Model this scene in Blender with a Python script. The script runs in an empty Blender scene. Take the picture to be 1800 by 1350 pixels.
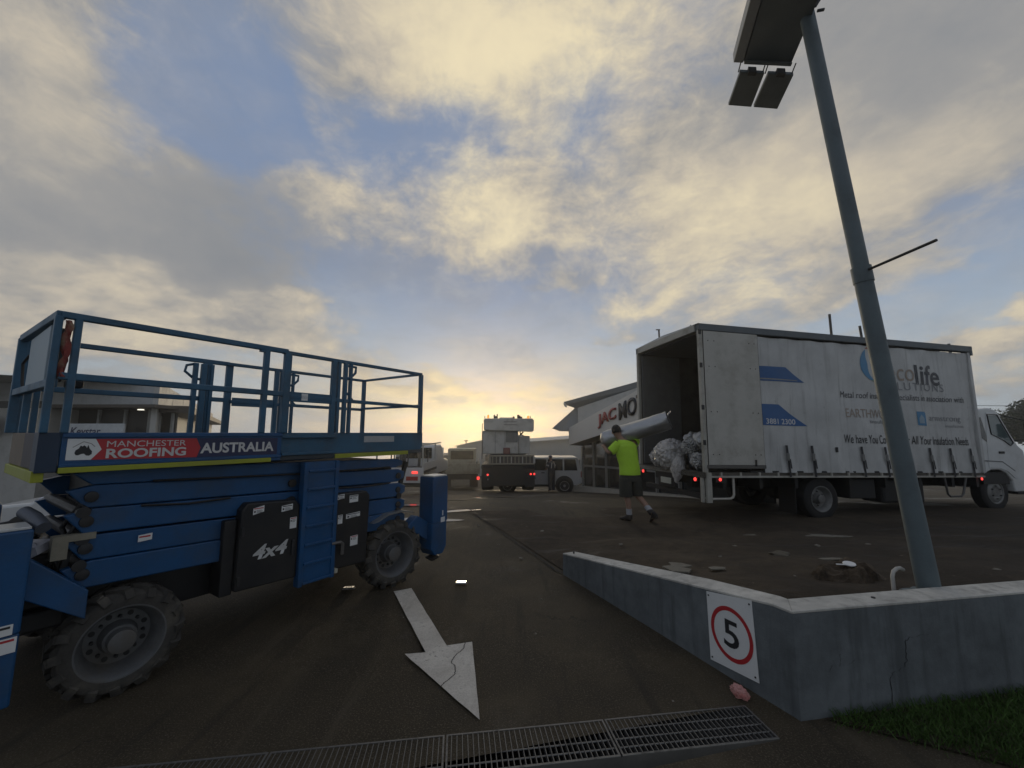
import bpy, bmesh, math, random
from mathutils import Vector, Matrix, Euler
random.seed(7)
R = math.radians
SC = bpy.context.scene
COL = SC.collection

# ------------------------------------------------------------------ camera
cam = bpy.data.cameras.new('camera')
cam.lens = 14.0
cam.sensor_width = 36.0
cam.clip_start = 0.05
cam.clip_end = 3000
co = bpy.data.objects.new('camera', cam)
co.location = (0, 0, 1.7)
co.rotation_euler = (R(97.0), 0, 0)
COL.objects.link(co)
SC.camera = co
SC.view_settings.view_transform = 'Standard'
SC.view_settings.look = 'None'
SC.view_settings.exposure = .10
SC.view_settings.gamma = 1
SC.view_settings.use_curve_mapping = False
SUN_AZ, SUN_EL = -3.0, 2.2          # degrees from +Y towards +X, and above the horizon


# ------------------------------------------------------------------ node helper
class NT:
    def __init__(self, tree):
        self.t = tree
        self.n = tree.nodes
        self.l = tree.links

    def node(self, kind, **kw):
        nd = self.n.new(kind)
        for k, v in kw.items():
            setattr(nd, k, v)
        return nd

    def put(self, sock, v):
        if isinstance(v, bpy.types.NodeSocket):
            self.l.new(v, sock)
        elif v is not None:
            try:
                sock.default_value = v
            except Exception:
                sock.default_value = tuple(v) + (1,)

    def math(self, op, a, b=None, c=None, clamp=False):
        nd = self.node('ShaderNodeMath', operation=op, use_clamp=clamp)
        for i, v in enumerate((a, b, c)):
            if v is not None:
                self.put(nd.inputs[i], v)
        return nd.outputs[0]

    def vmath(self, op, a, b=None):
        nd = self.node('ShaderNodeVectorMath', operation=op)
        self.put(nd.inputs[0], a)
        if b is not None:
            self.put(nd.inputs[3 if op == 'SCALE' else 1], b)
        return nd.outputs['Value' if op in ('DOT_PRODUCT', 'LENGTH') else 'Vector']

    def noise(self, vec, scale, detail=4, rough=.5, dist=0., col=False, lac=2.0):
        nd = self.node('ShaderNodeTexNoise')
        if vec is not None:
            self.l.new(vec, nd.inputs['Vector'])
        nd.inputs['Scale'].default_value = scale
        nd.inputs['Detail'].default_value = detail
        nd.inputs['Roughness'].default_value = rough
        nd.inputs['Lacunarity'].default_value = lac
        nd.inputs['Distortion'].default_value = dist
        return nd.outputs['Color' if col else 'Fac']

    def ramp(self, fac, stops, ease=False):
        nd = self.node('ShaderNodeValToRGB')
        cr = nd.color_ramp
        cr.interpolation = 'EASE' if ease else 'LINEAR'
        while len(cr.elements) > 1:
            cr.elements.remove(cr.elements[-1])
        for i, (p, c) in enumerate(stops):
            e = cr.elements[0] if i == 0 else cr.elements.new(p)
            e.position = p
            e.color = (c, c, c, 1) if isinstance(c, (int, float)) else tuple(c)[:3] + (1,)
        self.put(nd.inputs[0], fac)
        return nd.outputs[0]

    def mix(self, fac, a, b, mode='MIX'):
        nd = self.node('ShaderNodeMix', data_type='RGBA', blend_type=mode)
        self.put(nd.inputs[0], fac)
        self.put(nd.inputs[6], a)
        self.put(nd.inputs[7], b)
        return nd.outputs[2]

    def smooth(self, v, a, b, lo=0., hi=1.):
        nd = self.node('ShaderNodeMapRange', interpolation_type='SMOOTHSTEP')
        self.put(nd.inputs[0], v)
        for i, x in enumerate((a, b, lo, hi)):
            self.put(nd.inputs[i + 1], x)
        return nd.outputs[0]


def srgb(r, g, b):
    f = lambda c: (c / 255 / 12.92) if c <= 10 else ((c / 255 + .055) / 1.055) ** 2.4
    return (f(r), f(g), f(b))


def pix_dir(px, py):
    """azimuth and elevation (radians) of a direction seen in the photograph"""
    x, y = (px - 900) / 700, (675 - py) / 700
    p = R(7)
    d = Vector((x, math.cos(p) - y * math.sin(p), y * math.cos(p) + math.sin(p))).normalized()
    return math.atan2(d.x, d.y), math.asin(d.z)


# ------------------------------------------------------------------ sky (world)
world = bpy.data.worlds.new('World')
SC.world = world
world.use_nodes = True
w = NT(world.node_tree)
w.n.clear()
tc = w.node('ShaderNodeTexCoord')
D = w.vmath('NORMALIZE', tc.outputs['Generated'])
sx = w.node('ShaderNodeSeparateXYZ')
w.l.new(D, sx.inputs[0])
dx, dy, dz = sx.outputs
az = w.math('ARCTAN2', dx, dy)
el = w.math('ARCSINE', w.math('MULTIPLY', dz, .9999))
cb = w.node('ShaderNodeCombineXYZ')
w.l.new(az, cb.inputs[0])
w.l.new(el, cb.inputs[1])
AE = cb.outputs[0]
# cloud-deck plane coordinates (perspective of a flat layer overhead)
den = w.math('ADD', w.math('MAXIMUM', dz, 0.0), .24)
cp = w.node('ShaderNodeCombineXYZ')
w.l.new(w.math('DIVIDE', dx, den), cp.inputs[0])
w.l.new(w.math('DIVIDE', dy, den), cp.inputs[1])
PL = cp.outputs[0]
warp = w.noise(PL, 1.3, 3, .5, col=True)
PW = w.vmath('ADD', PL, w.vmath('SCALE', w.vmath('SUBTRACT', warp, (.5, .5, .5)), .55))
n_big = w.noise(PW, 1.15, 6, .55)
DS = w.vmath('ADD', w.vmath('MULTIPLY', D, (1.0, 1.0, 1.75)), w.vmath('SCALE', w.vmath('SUBTRACT', w.noise(D, 2.6, 4, .55, col=True), (.5, .5, .5)), .22))
mpS = w.node('ShaderNodeMapping', vector_type='POINT')
mpS.inputs['Rotation'].default_value = (0, 0, R(28))
mpS.inputs['Scale'].default_value = (2.3, .75, 1)
w.l.new(PW, mpS.inputs['Vector'])
n_str = w.noise(mpS.outputs[0], 2.2, 9, .66)
n_mid = w.math('ADD', w.math('MULTIPLY', w.noise(DS, 5.0, 9, .64), .55), w.math('MULTIPLY', n_str, .45))
n_fine = w.noise(DS, 17.0, 8, .66)
n_lit = w.noise(w.vmath('ADD', DS, (4.3, 1.7, 0)), 3.6, 8, .6)
AEW = w.vmath('ADD', AE, w.vmath('SCALE', w.vmath('SUBTRACT', w.noise(PL, 2.4, 4, .55, col=True), (.5, .5, .5)), .30))


def blob(px, py, sxp, syp, tilt=0.):
    """soft patch of the sky dome given by where it stands and how far it spreads (degrees)"""
    a0, e0 = pix_dir(px, py)
    mp = w.node('ShaderNodeMapping', vector_type='TEXTURE')
    mp.inputs['Location'].default_value = (a0, e0, 0)
    mp.inputs['Rotation'].default_value = (0, 0, R(tilt))
    mp.inputs['Scale'].default_value = (R(sxp), R(syp), 1)
    w.l.new(AEW, mp.inputs['Vector'])
    q = w.vmath('DOT_PRODUCT', mp.outputs[0], mp.outputs[0])
    return w.math('POWER', math.e, w.math('MULTIPLY', q, -1.0))


def blobs(lst):
    acc = None
    for (amp, *a) in lst:
        b = w.math('MULTIPLY', blob(*a), amp)
        acc = b if acc is None else w.math('ADD', acc, b)
    return acc


cover = blobs([
    (+.50, 800, 50, 30, 8), (+.45, 110, 120, 13, 9), (+.46, 110, 430, 17, 10), (+.36, 900, 360, 14, 6, 12),
    (+.30, 620, 330, 8, 4), (+.46, 1300, 300, 16, 10), (+.62, 1640, 120, 19, 15), (+.30, 1130, 530, 9, 2.6, 14),
    (+.26, 1060, 600, 5, 1.5, 8), (+.48, 1775, 590, 6, 3.0, 20), (+.34, 330, 560, 15, 3.4, -5), (+.50, 500, 522, 4.0, 1.5),
    (+.34, 970, 530, 5, 1.5, 24), (+.30, 820, 715, 16, 2.2), (+.30, 90, 270, 10, 6), (+.20, 1480, 470, 8, 5), (+.30, 690, 680, 10, 1.6, -8),
    (+.34, 400, 420, 13, 8), (+.25, 640, 140, 10, 5),
    (-.82, 320, 200, 8, 6.5), (-.45, 500, 190, 8, 4), (-.30, 790, 235, 9, 5.5, 10), (-.25, 660, 250, 5, 4), (-.50, 700, 500, 9, 3.0, -4),
    (-.75, 850, 570, 15, 3.6), (-.45, 1740, 470, 8, 4), (-.45, 1620, 560, 8, 2), (-.55, 1130, 670, 14, 3.0), (-.42, 1010, 640, 8, 3), (-.3, 800, 640, 8, 2),
    (-.25, 1010, 200, 5, 5, 40),
])
base_n = w.math('ADD', w.math('MULTIPLY', n_big, .55), w.math('MULTIPLY', n_mid, .62))
base_n = w.math('ADD', base_n, w.math('MULTIPLY', w.math('SUBTRACT', n_fine, .5), .30))
dens = w.math('ADD', w.math('ADD', base_n, w.math('MULTIPLY', cover, .66)), .03)
alpha = w.smooth(dens, .42, .88)
haze_n = w.noise(w.vmath('ADD', PW, (9.1, 3.3, 0)), 1.6, 6, .6)
alpha = w.math('MAXIMUM', alpha, w.math('MULTIPLY', w.smooth(haze_n, .30, .72), w.smooth(el, R(5), R(16), .35, .50)))
thick = w.smooth(dens, .70, 1.30)

# how strongly the low sun lights a stretch of cloud
lit_map = blobs([
    (1.05, 860, 70, 24, 8), (.68, 900, 370, 13, 6, 12), (.35, 620, 330, 8, 4), (.72, 1340, 350, 17, 8), (.55, 300, 575, 18, 3.5, -5),
    (.30, 100, 130, 10, 6), (.35, 1770, 590, 6, 3, 20), (.45, 1130, 530, 12, 3, 14), (.85, 800, 735, 16, 4.0), (.45, 500, 522, 6, 2.5),
    (-.22, 140, 440, 16, 8), (-.30, 420, 20, 9, 5), (-.30, 1640, 60, 14, 9), (-.25, 620, 200, 8, 5), (-.35, 420, 380, 10, 8),
])
calm = w.math('MINIMUM', blobs([(1., 1640, 130, 22, 17), (.6, 130, 440, 17, 9), (.8, 420, 400, 11, 8), (.6, 820, 40, 26, 7), (.5, 90, 180, 12, 10)]), 1.)
tex = w.math('ADD', w.math('MULTIPLY', w.math('SUBTRACT', n_lit, .5), 1.3), w.math('MULTIPLY', w.math('SUBTRACT', n_mid, .5), 1.5))
tex = w.math('ADD', tex, w.math('MULTIPLY', w.math('SUBTRACT', n_fine, .5), 1.0))
tex = w.math('MULTIPLY', tex, w.math('SUBTRACT', 1.0, w.math('MULTIPLY', calm, .68)))
litv = w.math('ADD', w.math('ADD', tex, w.math('MULTIPLY', lit_map, .9)), .10)
litv = w.smooth(litv, -.75, 1.25)

cl_col = w.ramp(litv, [(0, srgb(126, 131, 138)), (.35, srgb(150, 149, 148)), (.62, srgb(188, 179, 164)), (1, srgb(230, 216, 182))])
# glow of the hidden sun on the low cloud
glow = w.math('ADD', w.math('MULTIPLY', blob(852, 768, 8.5, 3.8), 1.0), w.math('MULTIPLY', blob(850, 748, 24, 7), .52), clamp=True)
bars = w.noise(w.vmath('MULTIPLY', AE, (5, 26, 1)), 1.0, 6, .6)
glow = w.math('MULTIPLY', glow, w.smooth(bars, .34, .60, .55, 1.0))
cl_col = w.mix(glow, cl_col, (1.0, .75, .37) + (1,))

sky = w.node('ShaderNodeTexSky', sky_type='NISHITA')
sky.sun_disc = False
sky.sun_elevation = R(SUN_EL)
sky.sun_rotation = R(SUN_AZ)
sky.air_density = 1.0
sky.dust_density = 1.6
sky.ozone_density = 2.0
bg_sky = w.node('ShaderNodeBackground')
w.l.new(sky.outputs[0], bg_sky.inputs[0])
if 'Vector' in sky.inputs:
    up_ = w.node('ShaderNodeCombineXYZ')
    w.l.new(dx, up_.inputs[0])
    w.l.new(dy, up_.inputs[1])
    w.l.new(w.math('MAXIMUM', dz, .01), up_.inputs[2])
    w.l.new(up_.outputs[0], sky.inputs['Vector'])
bg_sky.inputs[1].default_value = .15
bg_cl = w.node('ShaderNodeBackground')
w.put(bg_cl.inputs[0], cl_col)
bg_cl.inputs[1].default_value = 1.0
# thin veil everywhere so that the gaps are not a bare clear sky
veil = w.math('MULTIPLY', w.smooth(el, R(2), R(30), .55, .30), 1.0)
veil_bg = w.node('ShaderNodeBackground')
w.put(veil_bg.inputs[0], w.mix(glow, w.mix(w.smooth(el, R(3), R(26)), srgb(174, 188, 200) + (1,), srgb(124, 142, 172) + (1,)), (.94, .74, .42) + (1,)))
mx0 = w.node('ShaderNodeMixShader')
mx0.inputs[0].default_value = .88
w.l.new(bg_sky.outputs[0], mx0.inputs[1])
w.l.new(veil_bg.outputs[0], mx0.inputs[2])
mx = w.node('ShaderNodeMixShader')
w.l.new(alpha, mx.inputs[0])
w.l.new(mx0.outputs[0], mx.inputs[1])
w.l.new(bg_cl.outputs[0], mx.inputs[2])
wo = w.node('ShaderNodeOutputWorld')
w.l.new(mx.outputs[0], wo.inputs[0])
world.cycles.sampling_method = 'MANUAL'
world.cycles.sample_map_resolution = 1024

# ------------------------------------------------------------------ sun
sl = bpy.data.lights.new('sun', 'SUN')
sl.energy = .6
sl.angle = R(9)
sl.color = (1, .80, .52)
so = bpy.data.objects.new('sun', sl)
sd = Vector((math.sin(R(SUN_AZ)) * math.cos(R(SUN_EL)), math.cos(R(SUN_AZ)) * math.cos(R(SUN_EL)), math.sin(R(SUN_EL))))
so.rotation_euler = (-sd).to_track_quat('-Z', 'Y').to_euler()
so.location = sd * 100
COL.objects.link(so)

# ------------------------------------------------------------------ materials
MATS = {}


def mat(name, col, rough=.55, metal=0., var=.18, scale=5., fine=60., bump=0., bscale=40., dirt=None, dirt_amt=0., dirt_scale=2.5,
        spec=.5, emit=None, estr=0., coat=0., alpha=1., trans=0.):
    """procedural paint / rubber / metal: base colour broken up by two noises, optional dirt, relief and emission"""
    if name in MATS:
        return MATS[name]
    m = bpy.data.materials.new(name)
    m.use_nodes = True
    t = NT(m.node_tree)
    b = t.n['Principled BSDF']
    tcn = t.node('ShaderNodeTexCoord')
    v = tcn.outputs['Object']
    n1 = t.noise(v, scale, 5, .6)
    n2 = t.noise(v, fine, 3, .6)
    k = t.math('ADD', t.math('MULTIPLY', n1, .7), t.math('MULTIPLY', n2, .3))
    lo = tuple(c * (1 - var) for c in col)
    hi = tuple(min(1, c * (1 + var)) for c in col)
    c = t.ramp(k, [(.3, lo), (.7, hi)])
    rg = t.math('ADD', rough - .08, t.math('MULTIPLY', n1, .16), clamp=True)
    if dirt:
        dn = t.noise(v, dirt_scale, 8, .68)
        df = t.math('MULTIPLY', t.smooth(dn, .45, .68), dirt_amt)
        c = t.mix(df, c, tuple(dirt) + (1,))
        rg = t.math('ADD', rg, t.math('MULTIPLY', df, .3), clamp=True)
    t.put(b.inputs['Base Color'], c)
    t.put(b.inputs['Roughness'], rg)
    b.inputs['Metallic'].default_value = metal
    b.inputs['Specular IOR Level'].default_value = spec
    b.inputs['Coat Weight'].default_value = coat
    b.inputs['Transmission Weight'].default_value = trans
    b.inputs['Alpha'].default_value = alpha
    if bump:
        bp = t.node('ShaderNodeBump')
        bp.inputs['Strength'].default_value = bump
        bp.inputs['Distance'].default_value = .02
        t.put(bp.inputs['Height'], t.noise(v, bscale, 6, .6))
        t.l.new(bp.outputs[0], b.inputs['Normal'])
    if emit:
        b.inputs['Emission Color'].default_value = tuple(emit) + (1,)
        b.inputs['Emission Strength'].default_value = estr
    MATS[name] = m
    return m


# ------------------------------------------------------------------ mesh builder
class MB:
    def __init__(self):
        self.bm = bmesh.new()

    def box(self, c, s, rot=None):
        m = Matrix.Translation(Vector(c))
        if rot is not None:
            m = m @ Euler(rot).to_matrix().to_4x4()
        m = m @ Matrix.Diagonal((s[0], s[1], s[2], 1))
        bmesh.ops.create_cube(self.bm, size=1, matrix=m)
        return self

    def bb(self, x0, x1, y0, y1, z0, z1):
        return self.box(((x0 + x1) / 2, (y0 + y1) / 2, (z0 + z1) / 2), (abs(x1 - x0), abs(y1 - y0), abs(z1 - z0)))

    def bar(self, p, q, w=.05, h=None, up=(0, 0, 1)):
        p, q = Vector(p), Vector(q)
        d = q - p
        x = d.normalized()
        u = Vector(up)
        if abs(x.dot(u)) > .98:
            u = Vector((0, 1, 0))
        y = u.cross(x).normalized()
        z = x.cross(y)
        m = Matrix((x, y, z)).transposed().to_4x4()
        m = Matrix.Translation((p + q) / 2) @ m @ Matrix.Diagonal((d.length, w, h or w, 1))
        bmesh.ops.create_cube(self.bm, size=1, matrix=m)
        return self

    def tube(self, pts, r, seg=10, caps=True, radii=None, squash=1., close=False):
        pts = [Vector(p) for p in pts]
        rings = []
        n = len(pts)
        prev = None
        for i, p in enumerate(pts):
            a = pts[(i - 1) % n] if (close or i > 0) else p
            b = pts[(i + 1) % n] if (close or i < n - 1) else p
            d = (b - a).normalized()
            if prev is None:
                u = Vector((0, 0, 1)) if abs(d.z) < .9 else Vector((0, 1, 0))
            else:
                u = prev
            s = d.cross(u).normalized()
            u = s.cross(d).normalized()
            prev = u
            rr = radii[i] if radii else r
            rings.append([self.bm.verts.new(p + s * math.cos(2 * math.pi * k / seg) * rr + u * math.sin(2 * math.pi * k / seg) * rr * squash)
                          for k in range(seg)])
        for i in range(n if close else n - 1):
            A, B = rings[i], rings[(i + 1) % n]
            for k in range(seg):
                self.bm.faces.new((A[k], A[(k + 1) % seg], B[(k + 1) % seg], B[k]))
        if caps and not close:
            self.bm.faces.new(rings[0][::-1])
            self.bm.faces.new(rings[-1])
        return self

    def prism(self, poly, o, u, v, d):
        """polygon (list of 2-D points) in the plane o + a*u + b*v, extruded along vector d"""
        o, u, v, d = Vector(o), Vector(u), Vector(v), Vector(d)
        A = [self.bm.verts.new(o + u * a + v * b) for a, b in poly]
        B = [self.bm.verts.new(w.co + d) for w in A]
        n = len(A)
        self.bm.faces.new(A)
        self.bm.faces.new(B[::-1])
        for i in range(n):
            self.bm.faces.new((A[i], B[i], B[(i + 1) % n], A[(i + 1) % n]))
        return self

    def lathe(self, prof, c, axis='y', seg=32, jitter=None, caps=True):
        """profile of (along, radius) turned about an axis through c"""
        c = Vector(c)
        ax = {'x': (Vector((1, 0, 0)), Vector((0, 1, 0)), Vector((0, 0, 1))),
              'y': (Vector((0, 1, 0)), Vector((0, 0, 1)), Vector((1, 0, 0))),
              'z': (Vector((0, 0, 1)), Vector((1, 0, 0)), Vector((0, 1, 0)))}[axis]
        rings = []
        for i, (a, r) in enumerate(prof):
            rg = []
            for k in range(seg):
                t = 2 * math.pi * k / seg
                rr = r + (jitter(i, k) if jitter else 0)
                rg.append(self.bm.verts.new(c + ax[0] * a + ax[1] * math.cos(t) * rr + ax[2] * math.sin(t) * rr))
            rings.append(rg)
        for A, B in zip(rings, rings[1:]):
            for k in range(seg):
                self.bm.faces.new((A[k], A[(k + 1) % seg], B[(k + 1) % seg], B[k]))
        if prof[0][1] > 1e-4 and caps:
            self.bm.faces.new(rings[0][::-1])
        if prof[-1][1] > 1e-4 and caps:
            self.bm.faces.new(rings[-1])
        return self

    def quad(self, *pts):
        self.bm.faces.new([self.bm.verts.new(Vector(p)) for p in pts])
        return self

    def build(self, name, m, parent=None, bevel=0., smooth=False, seg=2, loc=None):
        bmesh.ops.recalc_face_normals(self.bm, faces=self.bm.faces[:])
        me = bpy.data.meshes.new(name)
        self.bm.to_mesh(me)
        self.bm.free()
        o = bpy.data.objects.new(name, me)
        COL.objects.link(o)
        if m is not None:
            me.materials.append(m)
        if smooth:
            for p in me.polygons:
                p.use_smooth = True
            me.set_sharp_from_angle(angle=R(38))
        if bevel:
            bv = o.modifiers.new('bevel', 'BEVEL')
            bv.width = bevel
            bv.segments = seg
            bv.limit_method = 'ANGLE'
            bv.angle_limit = R(40)
        if parent is not None:
            o.parent = parent
        if loc is not None:
            o.location = loc
        return o


def box(name, m, parent, x0, x1, y0, y1, z0, z1, bevel=0.):
    return MB().bb(x0, x1, y0, y1, z0, z1).build(name, m, parent, bevel)


def tag(o, label=None, cat=None, group=None, kind=None):
    if label:
        o['label'] = label
    if cat:
        o['category'] = cat
    if group:
        o['group'] = group
    if kind:
        o['kind'] = kind
    return o


def thing(name, label, cat, loc=(0, 0, 0), rot=(0, 0, 0), group=None):
    o = bpy.data.objects.new(name, None)
    o.empty_display_size = .2
    COL.objects.link(o)
    o.location = loc
    o.rotation_euler = rot
    return tag(o, label, cat, group)


def copy_tree(o, parent=None):
    kids = list(o.children)
    c = o.copy()
    COL.objects.link(c)
    if parent is not None:
        c.parent = parent
    for ch in kids:
        copy_tree(ch, c)
    return c


def text(body, m, parent, o, u, v, w, h, name='lettering', bold=0., shear=0., extrude=.001, spacing=1., warp=None):
    """flat lettering filling the rectangle o + [0..w]*u + [0..h]*v"""
    cu = bpy.data.curves.new('t', 'FONT')
    cu.body = body
    cu.size = 1
    cu.offset = bold
    cu.shear = shear
    cu.resolution_u = 4
    cu.space_character = spacing
    ob = bpy.data.objects.new('t', cu)
    COL.objects.link(ob)
    bpy.context.view_layer.update()
    me = bpy.data.meshes.new_from_object(ob.evaluated_get(bpy.context.evaluated_depsgraph_get()))
    bpy.data.objects.remove(ob)
    xs = [q.co.x for q in me.vertices]
    ys = [q.co.y for q in me.vertices]
    x0, x1, y0, y1 = min(xs), max(xs), min(ys), max(ys)
    o, u, v = Vector(o), Vector(u).normalized(), Vector(v).normalized()
    nn = u.cross(v)
    bm = bmesh.new()
    bm.from_mesh(me)
    if extrude > .0015:
        r = bmesh.ops.extrude_face_region(bm, geom=bm.faces[:])
        for q in r['geom']:
            if isinstance(q, bmesh.types.BMVert):
                q.co.z += 1
    for q in bm.verts:
        q.co = o + u * ((q.co.x - x0) / (x1 - x0) * w) + v * ((q.co.y - y0) / (y1 - y0) * h) + nn * (q.co.z * extrude)
        if warp:
            q.co.y += warp(q.co.x, q.co.z)
    bm.to_mesh(me)
    bm.free()
    me.materials.clear()
    me.materials.append(m)
    me.name = name
    ob = bpy.data.objects.new(name, me)
    COL.objects.link(ob)
    ob.parent = parent
    return ob


def gz(x, y):
    """height of the yard: level near the street, then falling away"""
    yy = y + max(0., -x - 4) * .9
    s = lambda a, b, t: (lambda q: q * q * (3 - 2 * q))(min(1, max(0, (t - a) / (b - a))))
    z = .05 * s(5.0, 7.4, yy)
    if yy > 8.5:
        q = min(yy, 24) - 8.5
        z -= .122 * q - .122 * 1.5 * (1 - math.exp(-q / 1.5))
    if yy > 24:
        z -= .066 * (min(yy, 190) - 24)
    return z


WC = Vector((1.716, 2.591))           # outside corner of the retaining wall
WE = Vector((0.619, 5.059))           # its far end
WR = Vector((12.0, 4.31))             # runs on along the street
wl = (WE - WC).normalized()
wr = (WR - WC).normalized()


def bank(x, y):
    """height of the garden bank held by the wall"""
    p = Vector((x, y)) - WC
    d = p.x * -wr.y + p.y * wr.x          # distance behind the street-side wall
    u = p.x * wl.y - p.y * wl.x
    k = 1.0
    if d > 2.2:                       # past the wall end the bank eases down to the driveway
        q = min(1, max(0, u / (.25 + .5 * min(1, d - 2.2))))
        k = 1 + (q * q * (3 - 2 * q) - 1) * min(1, (d - 2.2) / .25)
    return max(0., .57 * (1 - max(0, d) / 4.3)) * (1 if d < 3.6 else max(0, (4.3 - d) / .7) ** .5) * k


def ground(x, y):
    p = Vector((x, y)) - WC
    u = p.x * wl.y - p.y * wl.x           # > 0 on the garden side of the driveway wall
    z = gz(x, y)
    if u > 0 and 0 < (p.x * -wr.y + p.y * wr.x) < 4.3:
        z = max(z, bank(x, y) + .0)
    return z


# shared materials
blue = mat('lift_blue_shaded', (.004, .060, .165), .42, 0, .2, 3, dirt=(.03, .05, .075), dirt_amt=.5, bump=.06)  # kept darker, with the dim light low on the lift in its colour
blue2 = mat('lift_blue_rail', (.024, .095, .165), .5, 0, .25, 4, dirt=(.05, .06, .07), dirt_amt=.5)
black = mat('black_plastic', (.008, .008, .009), .55, 0, .3, 4, dirt=(.03, .027, .022), dirt_amt=.5)
rubber = mat('rubber', (.048, .044, .038), .88, 0, .3, 6, dirt=(.11, .098, .078), dirt_amt=.8, dirt_scale=6, bump=.2)
steel_dk = mat('dark_steel', (.035, .036, .038), .5, .5, .3, 6, dirt=(.06, .05, .04), dirt_amt=.6)
grey_rim = mat('grey_rim', (.115, .118, .12), .55, .2, .25, 6, dirt=(.10, .085, .065), dirt_amt=.7)
white_p = mat('white_paint', (.62, .62, .60), .4, 0, .06, 3, dirt=(.30, .28, .24), dirt_amt=.35)
sticker_w = mat('sticker_white', (.68, .68, .66), .45, 0, .05)
ink = mat('ink', (.02, .02, .022), .6, 0, .1)
ink_blue = mat('ink_navy', (.02, .025, .07), .5, 0, .1)
red_p = mat('print_red', (.42, .025, .03), .45, 0, .12)
yellow = mat('hazard_yellow', (.30, .32, .02), .5, 0, .15, dirt=(.2, .2, .06), dirt_amt=.5)
glass_dk = mat('dark_glass', (.015, .018, .02), .08, 0, .1, spec=.8)
red_lit = mat('tail_light_lit', (.5, .02, .02), .3, emit=(1, .06, .05), estr=1.5)
red_lens = mat('red_lens', (.30, .015, .015), .25, coat=.5)
amber_lit = mat('amber_lens', (.8, .28, .03), .3, emit=(1, .38, .06), estr=.9)

# ================================================================== SETTING
# asphalt
def ground_mat():
    m = bpy.data.materials.new('asphalt')
    m.use_nodes = True
    t = NT(m.node_tree)
    b = t.n['Principled BSDF']
    g = t.node('ShaderNodeNewGeometry').outputs['Position']
    big = t.noise(g, .35, 5, .6)
    mid = t.noise(g, 1.7, 7, .62)
    agg = t.noise(g, 95, 3, .7)
    spk = t.noise(g, 38, 2, .5)
    c = t.ramp(t.math('ADD', t.math('MULTIPLY', big, .5), t.math('MULTIPLY', mid, .5)),
               [(.36, (.022, .0165, .0090)), (.50, (.040, .0300, .0165)), (.62, (.070, .054, .031))])
    c = t.mix(t.smooth(agg, .52, .66, 0, .9), c, (.115, .096, .066, 1))
    c = t.mix(t.smooth(spk, .70, .78, 0, .5), c, (.16, .14, .11, 1))
    # oil and tyre stains
    st = t.noise(g, .9, 4, .55, .6)
    c = t.mix(t.smooth(st, .60, .74, 0, .55), c, (.016, .014, .012, 1))
    # long scuffs along the driveway
    mp_ = t.node('ShaderNodeMapping', vector_type='POINT')
    mp_.inputs['Rotation'].default_value = (0, 0, R(-24))
    mp_.inputs['Scale'].default_value = (3.2, .32, 1)
    t.l.new(g, mp_.inputs['Vector'])
    sc_ = t.noise(mp_.outputs[0], 1.6, 6, .62)
    c = t.mix(t.smooth(sc_, .56, .72, 0, .5), c, (.088, .072, .047, 1))
    c = t.mix(t.smooth(sc_, .46, .32, 0, .55), c, (.018, .015, .010, 1))
    # hairline cracks
    cr = t.node('ShaderNodeTexVoronoi', feature='DISTANCE_TO_EDGE')
    wv = t.vmath('ADD', g, t.vmath('SCALE', t.noise(g, 1.6, 5, .6, col=True), .9))
    t.l.new(wv, cr.inputs['Vector'])
    cr.inputs['Scale'].default_value = .42
    ck = t.math('MULTIPLY', t.smooth(cr.outputs['Distance'], .001, .007, 1, 0), t.smooth(big, .52, .60))
    c = t.mix(t.math('MULTIPLY', ck, .5), c, (.010, .007, .006, 1))
    # damp patches
    wet = t.math('MULTIPLY', t.smooth(t.noise(g, .55, 6, .6, .4), .54, .66), t.smooth(t.noise(g, 2.4, 4, .6), .40, .55))
    c = t.mix(t.math('MULTIPLY', wet, .35), c, (.015, .013, .011, 1))
    rg = t.math('SUBTRACT', t.math('ADD', .70, t.math('MULTIPLY', mid, .22)), t.math('MULTIPLY', wet, .38))
    t.put(b.inputs['Base Color'], c)
    t.put(b.inputs['Roughness'], rg)
    b.inputs['Specular IOR Level'].default_value = .32
    bp = t.node('ShaderNodeBump')
    bp.inputs['Strength'].default_value = .55
    bp.inputs['Distance'].default_value = .018
    t.put(bp.inputs['Height'], t.math('SUBTRACT', t.math('ADD', t.math('MULTIPLY', agg, .7), t.math('MULTIPLY', mid, .8)), t.math('MULTIPLY', ck, .4)))
    t.l.new(bp.outputs[0], b.inputs['Normal'])
    return m


asphalt = ground_mat()
# the ground: one sheet to the horizon, finer near the camera, with an open drain trench in it
gu = Vector((-.9912, -.1325)).normalized()        # along the drain
gv = Vector((.2325, -.9726)).normalized()       # across it, towards the street
GO = Vector((1.466, 2.730))                      # far right-hand corner of the grating
GW, GL = .280, 3.72
bm = bmesh.new()
xs = sorted(set([-160, -110, -80, -60, -45, -32] + [round(-26 + i * .5, 3) for i in range(33)] + [round(-9.5 + i * .25, 3) for i in range(86)] +
                [12.5, 13.5, 15, 17, 20, 24, 30, 40, 60, 100, 160]))
ys = sorted(set([-60, -30, -15, -8, -4, -2, -1] + [round(i * .25, 3) for i in range(56)] + [round(14 + i * .5, 3) for i in range(30)] +
                [30, 33, 38, 45, 60, 90, 130, 170]))
V = [[bm.verts.new((x, y, gz(x, y) + (0 if abs(x) > 12 or y < 3.2 or y > 14 else .012 * math.sin(x * 1.7 + y) * math.sin(y * 1.3 - x * .6)))) for x in xs] for y in ys]
for j in range(len(ys) - 1):
    for i in range(len(xs) - 1):
        bm.faces.new((V[j][i], V[j][i + 1], V[j + 1][i + 1], V[j + 1][i]))


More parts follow.
